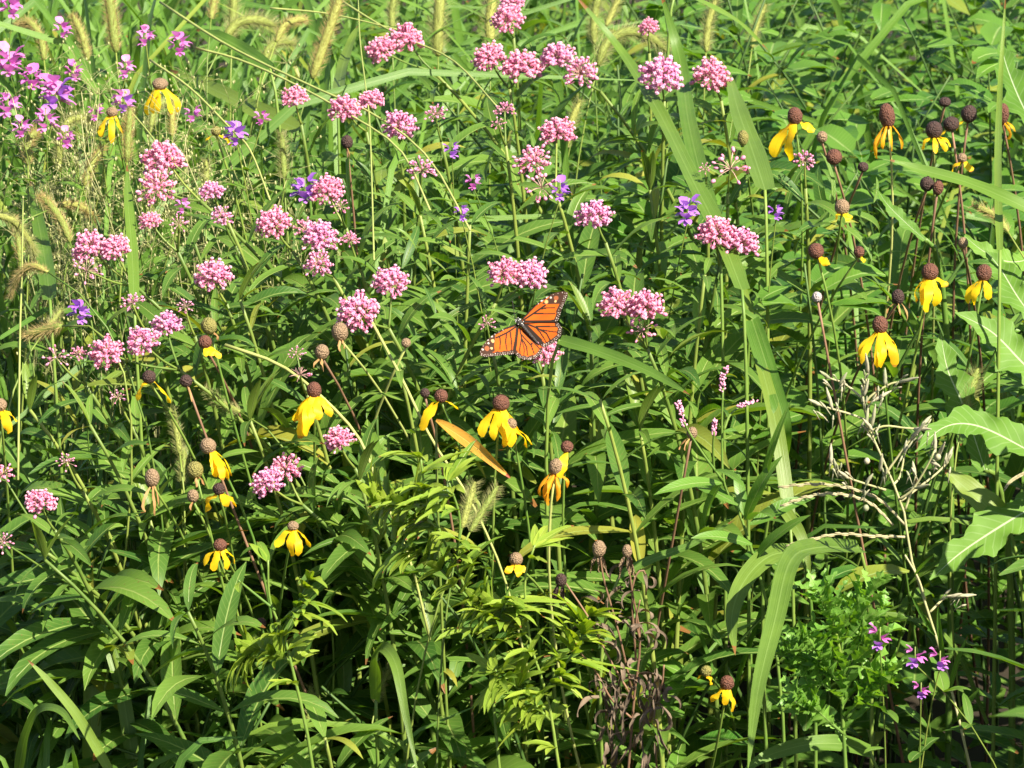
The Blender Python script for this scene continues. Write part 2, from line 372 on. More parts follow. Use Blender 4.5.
# coneflowers: label, x, y, rx, ry, cone kind, petals "azimuth:length(mm)[:width]" separated by spaces, petal kind, lean, stem, tilt (x)
CONE = [
 ('tall coneflower with two broad yellow petals hanging left', 795, 116, 7.5, 9, 'cone', '-75:36:14 -30:42:14 -120:24:9 75:16:10 110:15:9', 'yellow', 40, 'greenstem', -.15),
 ('coneflower with a two tone cone and ragged orange petals', 887, 116, 8, 13, 'cone', '-60:36:7 -20:30:6 20:30:5 70:26:4', 'orange', 10, 'palestem', -.15),
 ('dark coneflower with short curled yellow petals', 934, 130, 8.5, 9, 'darkcone', '-50:16:6 0:18:6 40:18:6 90:16:5', 'yellow', -10, 'palestem', 0),
 ('dark coneflower right one of a touching pair', 969, 114, 8, 9, 'darkcone', '-60:14:5 -100:14:6', 'yellow', 10, 'brownstem', .1),
 ('dark flattened coneflower left one of a touching pair', 951, 124, 8, 7.5, 'darkcone', '-70:12:5', 'yellow', 20, 'brownstem', -.2),
 ('old coneflower with torn petals against the right grass stems', 1003, 114, 6, 11, 'cone', '30:20:5 -30:18:4 90:14:5', 'orange', 0, 'brownstem', 0),
 ('small rimmed coneflower bud right of the two petalled one', 822, 137, 5.5, 6, 'tancone', '', 'yellow', 30, 'brownstem', 0),
 ('bare brown coneflower ball below the rimmed bud', 834, 157, 8, 8, 'cone', '', 'yellow', 20, 'brownstem', 0),
 ('little dark bare coneflower ball left of the two tone cone', 863, 167, 5.5, 5, 'darkcone', '', 'yellow', 0, 'brownstem', 0),
 ('bare dark coneflower in front of another below the curled petals', 927, 184, 7, 7.5, 'darkcone', '', 'yellow', -10, 'brownstem', 0),
 ('bare reddish coneflower half behind a darker one', 938, 188, 5.5, 7.5, 'cone', '', 'yellow', -5, 'brownstem', .1),
 ('coneflower with a tan topped cone and stubby yellow petals', 842, 207, 7.5, 8, 'tancone', '-40:10:6 20:11:6 70:9:5', 'yellow', 15, 'greenstem', 0),
 ('brown coneflower tipped right with one yellow petal', 816, 251, 8, 8, 'cone', '70:14:9 30:13:8', 'yellow', 90, 'greenstem', -.3),
 ('bare brown coneflower right of the tipped one', 859, 252, 5.5, 6, 'cone', '40:8:5', 'yellow', 0, 'greenstem', 0),
 ('little tan coneflower with hanging threads beside the foxtail at right', 963, 243, 5, 6, 'tancone', '10:14:2 -40:12:2', 'withered', 0, 'brownstem', 0),
 ('greenish coneflower half hidden behind broad grass', 743, 138, 5.5, 8, 'greencone', '', 'yellow', 0, 'greenstem', 0),
 ('pale grey coneflower bud on a thin red brown stem', 817, 297, 5, 5.5, 'palecone', '', 'yellow', 45, 'brownstem', -.2),
 ('coneflower with five notched yellow petals upper one of the right trio', 930, 272, 8.5, 9, 'cone', '-80:25:8 -35:31:8 0:33:10 40:28:9 85:18:8', 'yellow', -45, 'greenstem', .1),
 ('coneflower with twisted yellow petals furthest right of the trio', 984, 273, 8, 9, 'cone', '-70:30:7 -30:28:8 20:21:8', 'yellow', -70, 'greenstem', .1),
 ('bare brown coneflower between the yellow petalled trio', 898, 297, 6.5, 8, 'darkcone', '-60:15:3 50:22:3 0:16:3', 'withered', 15, 'brownstem', 0),
 ('coneflower with the longest yellow petals lowest of the right trio', 880, 325, 8, 9.5, 'cone', '-70:33:7 -40:36:7 0:36:10 35:38:9 70:30:8 -10:37:7', 'yellow', 50, 'greenstem', -.1),
 ('tan bare coneflower on a straight red stem below the smartweed', 692, 433, 5.5, 6.5, 'tancone', '-60:18:4 -30:15:3', 'withered', 10, 'brownstem', .15),
 ('reddish coneflower with petals swept left below the butterfly', 441, 396, 7, 7, 'cone', '-70:16:5 -45:38:11 80:17:5', 'yellow', 25, 'greenstem', 0),
 ('biggest yellow coneflower below the butterfly', 501, 403, 9, 8.5, 'cone', '-85:30:7 -60:34:9 -30:36:8 0:38:11 25:42:12 60:28:8', 'yellow', -60, 'greenstem', .1),
 ('tan coneflower behind the biggest with petals curled right', 511, 424, 6, 6, 'tancone', '60:24:8 90:24:6 -20:18:6', 'yellow', 20, 'greenstem', -.2),
 ('small brown coneflower with a single hanging petal', 567, 447, 6.5, 6.5, 'cone', '-10:27:10', 'yellow', 35, 'greenstem', .1),
 ('large shaggy coneflower with shrivelled orange petals', 556, 467, 7.5, 9, 'tancone', '-50:34:6 -15:32:7 20:30:6 60:24:5 -70:26:5', 'oldorange', 30, 'palestem', .15),
 ('little coneflower with short yellow petals over the lime leaves', 516, 559, 7, 7, 'tancone', '-40:13:7 10:15:7 50:11:6', 'yellow', 5, 'greenstem', 0),
 ('green seed headed coneflower topmost left of the milkweed row', 209, 326, 8, 9, 'greencone', '60:12:5', 'withered', 90, 'greenstem', -.2),
 ('brown coneflower with yellow scraps tucked under the green one', 205, 342, 7, 7, 'cone', '40:13:7 80:15:6 10:11:5', 'yellow', 60, 'brownstem', 0),
 ('dark coneflower with yellow petals arched to both sides', 149, 377, 7, 7, 'darkcone', '-80:20:8 80:28:9 -40:15:7', 'yellow', 20, 'greenstem', 0),
 ('small dark bare coneflower with one brown shred', 186, 381, 6.5, 6.5, 'darkcone', '10:20:3', 'withered', 120, 'brownstem', -.3),
 ('withered coneflower above the yellow drooping one', 322, 352, 7, 8, 'tancone', '0:16:5 -30:14:4', 'withered', 40, 'brownstem', 0),
 ('fat tan coneflower right of the withered one', 340, 332, 8.5, 10, 'tancone', '0:16:5 30:12:4', 'withered', 70, 'palestem', 0),
 ('brown coneflower with big orange petals beside the low milkweed', 314, 390, 7.5, 8.5, 'cone', '-70:32:10 -30:42:14 20:30:9 60:24:8 -5:44:13', 'yellow', 80, 'greenstem', 0),
 ('coneflower tipped left with yellow petals blown right', 208, 446, 8, 8.5, 'tancone', '30:30:8 60:34:9 85:30:6 10:26:8', 'yellow', 80, 'greenstem', -.6),
 ('green brown coneflower under the tipped one', 195, 470, 8.5, 9, 'greencone', '0:14:5 40:12:5', 'withered', 80, 'greenstem', -.2),
 ('grey shrunken coneflower lowest of the withered cluster', 193, 496, 6, 7, 'tancone', '0:10:4', 'withered', 90, 'greenstem', 0),
 ('dark coneflower facing outwards with yellow petals left and right', 219, 489, 6.5, 6.5, 'darkcone', '-85:22:14 80:18:10 40:16:8', 'yellow', 110, 'greenstem', 0),
 ('withered brown coneflower with long twisted shreds', 152, 478, 7.5, 10, 'tancone', '-20:28:5 10:32:5 30:24:4', 'withered', 60, 'greenstem', 0),
 ('yellow coneflower cut off by the left margin', 0, 405, 7, 7, 'tancone', '-20:30:8 30:28:9 70:18:6', 'yellow', -10, 'greenstem', 0),
 ('low coneflower with four short yellow petals at left', 220, 545, 7, 6.5, 'cone', '-80:20:6 -25:26:8 35:20:7 80:22:7', 'yellow', 110, 'greenstem', 0),
 ('low bright yellow coneflower above the lime green leaves at left', 293, 526, 6, 5, 'tancone', '-60:24:9 -15:28:9 30:26:8 85:24:7', 'yellow', 30, 'greenstem', 0),
 ('bare dark coneflower ball lowest at left', 261, 623, 5.5, 5.5, 'darkcone', '', 'yellow', 70, 'greenstem', 0),
 ('lowest coneflower with two yellow petals', 727, 683, 7.5, 8, 'cone', '-50:22:10 30:24:8 -10:18:8', 'yellow', -40, 'greenstem', .1),
 ('greenish coneflower leftmost of the lowest two', 706, 671, 6, 6, 'greencone', '-80:9:5 30:12:7', 'yellow', -15, 'greenstem', 0),
 ('soft yellow coneflower among foxtails at upper left', 160, 84, 8, 6, 'tancone', '-70:26:7 -35:28:7 0:28:7 35:28:7 75:30:7', 'yellow', 20, 'greenstem', 0),
 ('dark round seed head at the end of the mauve milkweed', 347, 142, 6, 7, 'darkcone', '0:12:4', 'withered', 10, 'brownstem', 0),
 ('tiny tan coneflower bud left of the butterfly', 406, 343, 5, 5, 'tancone', '', 'yellow', 10, 'palestem', 0),
 ('faded yellow coneflower deep among the upper left foxtails', 112, 112, 6, 5, 'tancone', '-50:26:7 0:28:7 50:26:7', 'yellow', 10, 'greenstem', 0),
 ('yellow scrap of coneflower left of the violet flower', 216, 131, 5, 5, 'greencone', '70:16:6 -60:10:5', 'yellow', 10, 'greenstem', 0),
 ('orange petalled coneflower hidden behind the curled yellow one', 962, 158, 5, 5, 'tancone', '-60:18:9 40:16:8', 'yellow', 10, 'greenstem', 0),
 ('dark coneflower deep in the leaves above the touching pair', 945, 102, 6, 5, 'darkcone', '', 'yellow', 10, 'brownstem', 0),
 ('shaded brown coneflower behind the reddish one below the butterfly', 425, 393, 5, 5, 'darkcone', '', 'yellow', 0, 'brownstem', 0),
]
# foxtails: label, spike pixels base to tip, width px, colour, lean of root, extra depth
FOX = [
 ('tall slanting tan foxtail at upper left centre', [(312, 78), (327, 35), (342, -8)], 15, 't', -30, -.15),
 ('upright tan foxtail at upper left', [(116, 52), (112, 20), (108, -12)], 15, 't', 6, -.1),
 ('upright tan foxtail between yellow coneflowers', [(127, 162), (128, 135), (130, 108)], 11, 't', 6, -.05),
 ('upright bristly foxtail right of the highest milkweed', [(438, 56), (438, 25), (441, -12)], 17, 'g', 0, 0),
 ('upright bristly foxtail left of the top middle milkweed', [(490, 44), (490, 18), (494, -12)], 16, 'g', 0, .1),
 ('short straight foxtail below the mauve sprig', [(284, 178), (283, 155), (281, 133)], 10, 'g', 0, .1),
 ('foxtail hooked over behind the faded yellow coneflower', [(60, 172), (60, 140), (68, 122), (84, 118), (98, 126)], 11, 'g', 6, .15),
 ('fat foxtail hooked left at the left margin', [(28, 165), (28, 142), (38, 130)], 13, 't', 0, .05),
 ('arched foxtail bending right from the left margin', [(-6, 214), (14, 222), (28, 240), (36, 256)], 11, 'g', -30, 0),
 ('arched foxtail beside the large round milkweed', [(70, 242), (62, 222), (50, 205), (40, 196)], 12, 't', 10, .05),
 ('arched foxtail bending right above the large round milkweed', [(58, 206), (72, 204), (86, 210), (98, 222)], 10, 't', -8, .2),
 ('hooked foxtail curving down at the left margin', [(48, 272), (32, 266), (18, 276), (9, 298)], 10, 't', 20, -.05),
 ('reddish foxtail lying sideways above the budding milkweed', [(62, 326), (46, 330), (24, 336)], 14, 't', 20, 0),
 ('short foxtail pointing up right near the violet florets', [(48, 326), (55, 318), (62, 308)], 9, 'g', -5, .05),
 ('bristly foxtail arching right at the top left', [(222, 44), (236, 24), (256, 20), (276, 26)], 15, 'g', -8, .15),
 ('upright foxtail left of the arching pair at the top', [(232, 36), (233, 14), (234, -10)], 13, 'g', 0, .25),
 ('foxtail arching right just under the top left bristly one', [(276, 42), (284, 26), (296, 20), (307, 20)], 11, 't', -10, .05),
 ('small tan foxtail at the top left edge', [(211, 19), (213, 5), (216, -12)], 9, 't', -5, 0),
 ('big green foxtail arching over behind the diagonal grass blade', [(598, 66), (606, 44), (626, 32), (648, 36), (668, 52)], 15, 'g', -10, .12),
 ('upright green foxtail at the top left of the diagonal blade', [(594, 44), (594, 18), (600, -12)], 12, 'g', 0, .2),
 ('leaning green foxtail touching the diagonal blade at the top', [(606, 26), (614, 8), (624, -14)], 10, 'g', -5, .3),
 ('blurred foxtail behind the right milkweed heads at the top', [(706, 52), (708, 24), (716, -2)], 11, 'g', 0, .4),
 ('blurred foxtail far right of the top milkweed heads', [(752, 48), (756, 26), (766, 4)], 10, 'g', 0, .45),
 ('foxtail leaning left below the coneflowers at right', [(1008, 232), (995, 216), (972, 205)], 11, 't', 5, -.05),
 ('silvery fuzzy foxtail in shade at right', [(964, 415), (970, 392), (978, 368)], 15, 'g', -5, .1),
 ('left one of the two soft green foxtails among lime leaves', [(462, 528), (468, 505), (475, 482)], 12, 'g', -8, -.12),
 ('right one of the two soft green foxtails among lime leaves', [(470, 532), (484, 508), (498, 486)], 11, 'g', -10, -.1),
 ('pale green foxtail left of the tipped coneflower', [(180, 455), (176, 430), (170, 408)], 10, 'g', 6, .1),
 ('shaded foxtail below the pale one at left', [(182, 486), (183, 466), (184, 448)], 10, 'g', 0, .12),
 ('yellow green foxtail lying under the dark bare coneflower', [(240, 412), (222, 404), (204, 390)], 11, 'g', 20, .08),
 ('shaded foxtail low near the bottom left leaves', [(308, 722), (312, 704), (310, 686)], 11, 'g', 0, .1),
 ('dark foxtail at the bottom edge left of centre', [(376, 704), (382, 684), (392, 664)], 9, 'g', 0, .1),
 ('tall shaded foxtail in front of the upper middle leaves', [(566, 148), (570, 126), (580, 100)], 11, 'g', -5, .35),
 ('glowing foxtail leaning left beside the first upright one', [(88, 60), (82, 36), (72, 14)], 11, 't', 10, .1),
 ('low tan foxtail leaning right under the magenta blooms', [(84, 186), (92, 164), (104, 146)], 10, 't', -10, .05),
 ('tan foxtail nodding left near the top left corner', [(44, 60), (40, 36), (28, 22), (16, 26)], 11, 't', 8, .15),
 ('small upright foxtail left of the violet flower by the scrap', [(172, 136), (172, 118), (175, 100)], 9, 't', 3, .1),
 ('foxtail nodding right above the stacked pink heads', [(150, 134), (154, 112), (166, 102), (178, 106)], 9, 'g', 3, .15),
 ('dark edged foxtail high between straw stems at upper left', [(262, 70), (268, 50), (280, 42), (296, 44)], 12, 'g', -4, .2),
 ('upright green foxtail in the gap right of the tallest tan one', [(392, 30), (392, 10), (396, -12)], 10, 'g', 0, .25),
 ('thin foxtail standing left of the round milkweed', [(20, 262), (18, 238), (14, 216)], 9, 't', 5, .1),
 ('small foxtail tucked behind the stacked pink heads', [(206, 200), (206, 180), (206, 160)], 10, 'g', 0, .2),
]
# wild peas and other small purple flowers: label, x, y, r, colour, lean
PURP = [
 ('pale pink pea flower sprig in the top left corner', 12, 6, 13, 'magenta', 5),
 ('magenta pea flowers at the left edge under the top corner', 10, 62, 16, 'magenta', 15),
 ('brightest magenta and violet pea flower at upper left', 55, 92, 19, 'both', 10),
 ('magenta pea flower just below the brightest one', 46, 120, 13, 'magenta', 6),
 ('magenta pea flower on top of the straight foxtail', 125, 102, 13, 'both', 3),
 ('small pink pea flower between foxtail and brightest bloom', 74, 72, 10, 'magenta', 5),
 ('pale pea flower blooms lowest of the left edge group', 8, 104, 13, 'magenta', 6),
 ('pink pea flower spike between the two left edge blooms', 32, 78, 13, 'magenta', 5),
 ('little pink pea flower under the brightest bloom', 66, 138, 10, 'magenta', 6),
 ('pink pea flower high between left edge and first foxtail', 62, 30, 10, 'magenta', 3),
 ('faint pink pea flower left of the straight foxtail', 96, 112, 9, 'magenta', 4),
 ('mauve pea flower near the first hooked foxtail', 22, 128, 11, 'magenta', 5),
 ('pink pea flower right of the violet flower by the yellow scrap', 262, 118, 8, 'magenta', 4),
 ('pink pea flower right of the upper left foxtail', 126, 68, 10, 'magenta', 5),
 ('pink pea flower under pointed buds near the top', 146, 36, 12, 'magenta', 8),
 ('tall pink pea flower spike right of the pointed buds', 179, 44, 13, 'magenta', 3),
 ('small pink pea flower above the stacked milkweed', 193, 114, 9, 'magenta', 5),
 ('violet purple flower beside the yellow scrap', 237, 134, 13, 'purple', 5),
 ('violet flower left of the purple pink milkweed', 305, 190, 14, 'purple', 10),
 ('small violet flower among the upper middle leaves', 452, 150, 9, 'purple', 0),
 ('violet flower in the shade of the middle leaves', 462, 213, 9, 'purple', 0),
 ('violet flower behind the three tiered milkweed', 560, 190, 11, 'purple', 5),
 ('deep violet flower above the broad double milkweed', 688, 210, 14, 'purple', 10),
 ('violet florets under the large round milkweed', 80, 312, 12, 'purple', 10),
 ('magenta floret beside the single mauve milkweed', 183, 206, 8, 'magenta', 10),
 ('small violet florets right of the double milkweed', 776, 212, 8, 'purple', 10),
 ('magenta pea flower scraps in the middle of the upper leaves', 474, 182, 9, 'magenta', 5),
 ('tick trefoil with two lilac petals left of the pale leaning stem', 880, 638, 13, 'both', 20),
 ('lilac tick trefoil right beside the pale leaning stem', 915, 656, 11, 'both', 20),
 ('magenta tick trefoil right of the pale leaning stem', 940, 660, 11, 'both', 30),
 ('lowest drooping lilac tick trefoil bloom', 921, 690, 9, 'both', 10),
]
for l, cl, *_ in MILK:
    for x, y, r, k in cl: PROT.append((x, y, r * (.95 if k != 's' else .7), hd(y)))
for l, x, y, rx, ry, k, pt, pk, *_ in CONE:
    PROT.append((x, y, max(rx, ry), hd(y)))
    if pt and pk in ('yellow', 'orange', 'oldorange'): PROT.append((x, y + 20, 15, hd(y)))
for l, sp, wd, *_, dy in FOX:
    for q in smooth([V((a, b_, 0)) for a, b_ in sp], 5): PROT.append((q.x, q.y, wd * .35, hd(q.y) + dy))
for l, x, y, r, *_ in PURP: PROT.append((x, y, r * .7, hd(y)))
PROT += [(188, 625, 42, 3.2), (188, 600, 30, 3.2), (325, 735, 40, 3.2), (120, 590, 25, 3.2), (270, 590, 20, 3.2)]
PROT += [(x, y, 16, hd(330)) for x, y in ((500, 340), (520, 330), (545, 315), (550, 330), (530, 350))]

# ------------------------------------------------------------------ the butterfly
# outlines read in a 8.536x enlargement of the photograph whose corner is pixel (470, 280); each wing lies in its own plane through the body
def bpx(x, y): return 470 + x / 8.536, 280 + y / 8.536
BY = 3.40
def bp0(x, y): return at(*bpx(x, y), BY)
head, tail = bp0(385, 338), bp0(605, 548)
tail = tail + V((0, -.012, 0)); axis = (tail - head).normalized()
view = (CAM - head).normalized()
nb = perp(axis, view * .8 + V((.05, -.1, .75)))          # the back faces the camera and the sky
latr = axis.cross(nb)                                     # one of the two sides
if latr.x < 0: latr = -latr
def wplane(side, dih):
    s = latr * side
    return (nb * cos(dih) - s * sin(dih)).normalized()
def onplane(x, y, n, p0):
    px, py = bpx(x, y); d = FW * FPX + V((1, 0, 0)) * (px - 512) + UPV * (384 - py)
    return CAM + d * ((p0 - CAM).dot(n) / d.dot(n))
ORG, ORD, BLK, BRN, WHT, APX = (.56, .105, .005), (.50, .082, .004), (.018, .010, .007), (.05, .022, .014), (.62, .55, .50), (.30, .09, .035)
def segd(p, a, b_):
    ax, ay = a; bx, by = b_; dx, dy = bx - ax, by - ay
    t = max(0, min(1, ((p[0] - ax) * dx + (p[1] - ay) * dy) / (dx * dx + dy * dy + 1e-9)))
    return math.hypot(p[0] - ax - t * dx, p[1] - ay - t * dy)
def polyd(p, pts): return min(segd(p, a, c) for a, c in zip(pts, pts[1:]))
def inside(p, pl):
    r = False
    for (ax, ay), (bx, by) in zip(pl, pl[1:] + pl[:1]):
        if (ay > p[1]) != (by > p[1]) and p[0] < (bx - ax) * (p[1] - ay) / (by - ay) + ax: r = not r
    return r
WINGS = [
 dict(name='forewing', side=1, out=[(440, 352), (452, 322), (500, 268), (560, 212), (625, 162), (690, 128), (752, 108), (806, 104), (832, 116), (834, 150), (815, 190), (792, 232), (778, 275), (765, 318), (752, 352), (735, 366), (600, 364), (470, 372)],
      margin=[(834, 116), (815, 190), (778, 275), (752, 360)], mw=40, lead=[(445, 330), (560, 212), (690, 128), (806, 104)], lw=11,
      dark=[[(610, 205), (680, 150), (690, 120), (840, 100), (840, 150), (775, 210), (722, 212), (640, 212)]],
      patches=[((735, 160), 20, APX), ((690, 155), 8, WHT), ((652, 190), 15, (.75, .36, .14)), ((610, 180), 9, WHT), ((730, 188), 9, (.78, .45, .2)), ((655, 152), 7, WHT)],
      veins=[[(455, 345), (560, 275), (640, 222)], [(540, 288), (630, 290), (725, 292)], [(590, 252), (660, 240), (722, 242)], [(462, 358), (560, 356), (740, 354)]], vw=[5, 4, 4, 10]),
 dict(name='hindwing', side=1, out=[(455, 372), (470, 364), (600, 358), (735, 360), (764, 378), (786, 412), (786, 446), (776, 482), (742, 512), (716, 542), (672, 560), (640, 580), (604, 566), (588, 535), (520, 470), (470, 410)],
      margin=[(752, 365), (786, 412), (776, 482), (716, 542), (640, 578), (604, 560)], mw=36, lead=[(470, 362), (735, 360)], lw=8, dark=[], patches=[((612, 470), 8, BLK)],
      veins=[[(475, 372), (560, 405), (650, 455), (690, 530)], [(560, 405), (600, 450), (655, 540)], [(560, 400), (640, 398), (745, 400)], [(600, 425), (680, 440), (752, 450)], [(480, 395), (560, 470), (615, 545)], [(470, 400), (590, 520)]], vw=[5, 4, 4, 4, 9, 22]),  # last, widest stroke is no vein but the body's shade painted on the wing
 dict(name='forewing', side=-1, out=[(415, 378), (396, 378), (345, 392), (295, 412), (240, 442), (190, 474), (148, 516), (108, 562), (82, 604), (68, 640), (74, 668), (110, 680), (170, 672), (230, 658), (300, 648), (360, 640), (385, 628), (398, 560), (412, 440)],
      margin=[(72, 668), (110, 680), (230, 660), (370, 640)], mw=36, lead=[(396, 378), (295, 412), (190, 474), (108, 562), (68, 640)], lw=15,
      dark=[[(215, 470), (200, 575), (205, 620), (60, 690), (60, 620), (110, 550), (170, 490)]],
      patches=[((135, 600), 22, APX), ((150, 552), 8, WHT), ((188, 530), 15, (.75, .36, .14)), ((182, 490), 6, WHT), ((176, 596), 11, (.78, .45, .2)), ((98, 612), 8, WHT), ((138, 522), 8, WHT)],
      veins=[[(405, 390), (310, 455), (220, 500)], [(310, 455), (300, 540), (312, 612)], [(250, 490), (255, 540), (248, 600)], [(340, 435), (352, 530), (352, 610)], [(408, 400), (398, 500), (375, 610)]], vw=[5, 4, 4, 4, 13]),
 dict(name='hindwing', side=-1, out=[(418, 400), (405, 440), (392, 530), (376, 604), (380, 640), (410, 672), (462, 690), (512, 690), (560, 674), (596, 642), (618, 606), (612, 575), (580, 540), (500, 460), (445, 412)],
      margin=[(380, 640), (410, 672), (462, 690), (512, 690), (560, 674), (596, 642), (618, 606)], mw=34, lead=[(405, 420), (376, 610)], lw=8, dark=[], patches=[((525, 545), 9, BLK)],
      veins=[[(425, 420), (440, 500), (420, 600), (425, 650)], [(440, 500), (480, 570), (488, 650)], [(440, 470), (520, 560), (545, 635)], [(450, 440), (540, 530), (590, 590)], [(440, 500), (462, 600), (455, 650)]], vw=[4, 4, 4, 5, 3]),
]
fly = thing('monarch_butterfly', 'orange and black monarch butterfly with spread wings resting on pink milkweed', 'butterfly', head.lerp(tail, .5))
random.seed(5)
for W in WINGS:
    n = wplane(W['side'], R(14 if W['side'] > 0 else 10)); p0 = head.lerp(tail, .25) + (nb * (-.0009 if W['name'] == 'hindwing' else 0))
    out = W['out']; op = []
    for (ax, ay), (bx, by) in zip(out, out[1:] + out[:1]):
        k = max(1, int(math.hypot(bx - ax, by - ay) / 7))
        for i in range(k): op.append((ax + (bx - ax) * i / k, ay + (by - ay) * i / k))
    x0, x1 = min(p[0] for p in op), max(p[0] for p in op); y0, y1 = min(p[1] for p in op), max(p[1] for p in op)
    closed = op + op[:1]; g = []; ST = 4.5
    for j in range(int((y1 - y0) / ST)):
        for i in range(int((x1 - x0) / ST)):
            q = (x0 + (i + .5 * (j % 2)) * ST, y0 + j * ST)
            if inside(q, op) and polyd(q, closed) > 2.5: g.append(q)
    vs2, _, fs2, *_ = delaunay_2d_cdt([V(p) for p in op + g], [(i, (i + 1) % len(op)) for i in range(len(op))], [], 1, 1e-4)
    dots = []
    L = 0; mg = W['margin']
    for rowd, r_, stp in ((8, 3.1, 17), (22, 3.3, 22)):
        acc = stp * .5
        for (ax, ay), (bx, by) in zip(mg, mg[1:]):
            sl_ = math.hypot(bx - ax, by - ay); nx_, ny_ = -(by - ay) / sl_, (bx - ax) / sl_
            mx_, my_ = (ax + bx) / 2 + nx_ * 12, (ay + by) / 2 + ny_ * 12
            if not inside((mx_, my_), op): nx_, ny_ = -nx_, -ny_
            while acc < sl_:
                dots.append((ax + (bx - ax) * acc / sl_ + nx_ * rowd + uni(-1.5, 1.5), ay + (by - ay) * acc / sl_ + ny_ * rowd + uni(-1.5, 1.5), r_ * uni(.7, 1.15))); acc += stp
            acc -= sl_
    ld = W['lead']
    if W['name'] == 'forewing':
        for (ax, ay), (bx, by) in list(zip(ld, ld[1:]))[1:]:
            for k in range(3): dots.append((ax + (bx - ax) * (k + .5) / 3 + 1, ay + (by - ay) * (k + .5) / 3 + 7, uni(2, 3.6)))
    def colour(p):
        k_ = .5 + .5 * sin(p[0] * .031 + p[1] * .023) * cos(p[1] * .04); c = tuple(a_ * (1 - k_) + e_ * k_ for a_, e_ in zip(ORG, ORD))
        if polyd(p, mg) < W['mw'] + 4 * sin(p[0] * .12 + p[1] * .1): c = BRN if polyd(p, mg) > 8 else BLK
        if polyd(p, ld) < W['lw']: c = BLK
        for pl in W['dark']:
            if inside(p, pl): c = BRN
        for vn, wd in zip(W['veins'], W['vw']):
            if polyd(p, vn) < wd * (.75 + .5 * min(1, polyd(p, mg) / 150) if wd < 8 else 1) * 1.2: c = BLK
        for (c0, r_, cc) in W['patches']:
            if math.hypot((p[0] - c0[0]), (p[1] - c0[1])) < r_: c = cc
        for dx, dy, r_ in dots:
            if math.hypot(p[0] - dx, p[1] - dy) < r_: c = WHT
        return c
    b = B(); cen = ((x0 + x1) / 2, (y0 + y1) / 2)
    P3 = [onplane(p.x, p.y, n, p0) for p in vs2]
    hinge = head.lerp(tail, .35)
    P3 = [p + n * (.10 * ((p - hinge).length / .05) ** 2 * .035) for p in P3]            # slight upward bow to the tips
    b.add(P3, [tuple(f) for f in fs2], None, [colour((p.x, p.y)) for p in vs2])
    o = b.build(W['name'], 'wing', fly)
    sm = o.modifiers.new('thickness', 'SOLIDIFY'); sm.thickness = .0003; sm.offset = 0
b = B()
lift = nb * .0018
tube(b, smooth([head.lerp(tail, .02) + lift, head.lerp(tail, .10) + lift * 1.2, head.lerp(tail, .26) + lift * 1.5, head.lerp(tail, .40) + lift, head.lerp(tail, .7) + lift * .6, head.lerp(tail, .93)], 22), .003, n=10,
     rf=lambda t: (.0018 + .0009 * sin(min(1, t / .12) * pi)) if t < .12 else (0.0017 + .0018 * sin((t - .12) / .32 * pi) if t < .44 else .0019 * (1 - ((t - .44) / .60) ** 2) ** .5))
body = b.build('body', 'insect', fly)
b = B()
for k in range(14):
    t = uni(.02, .3); a = uni(-1.2, 1.2); p = head.lerp(tail, t) + lift * 1.3 + (nb * cos(a) + latr * sin(a)) * (.0024 + .0012 * sin(t / .3 * pi))
    ball(b, p, nb, .00045, .00045, 5, 4)
b.build('white_spot', 'white', body)
for sgn in (-1, 1):
    b = B(); st = head + nb * .001
    tube(b, smooth([st, st - axis * .007 + latr * sgn * .004 + nb * .002, st - axis * .014 + latr * sgn * .009 + nb * .002], 8), .00025, .0003)
    ball(b, st - axis * .0145 + latr * sgn * .0093 + nb * .002, -axis + latr * sgn * .6, .0006, .0016, 6, 5)
    b.build('antenna', 'insect', fly)
for sgn in (-1, 1):
    for q in (.14, .22, .30):
        b = B(); st = head.lerp(tail, q) - nb * .001
        tube(b, [st, st + latr * sgn * .005 - nb * .003, st + latr * sgn * .006 - nb * .010], .0003, .0002, 4)
        b.build('leg', 'insect', fly)

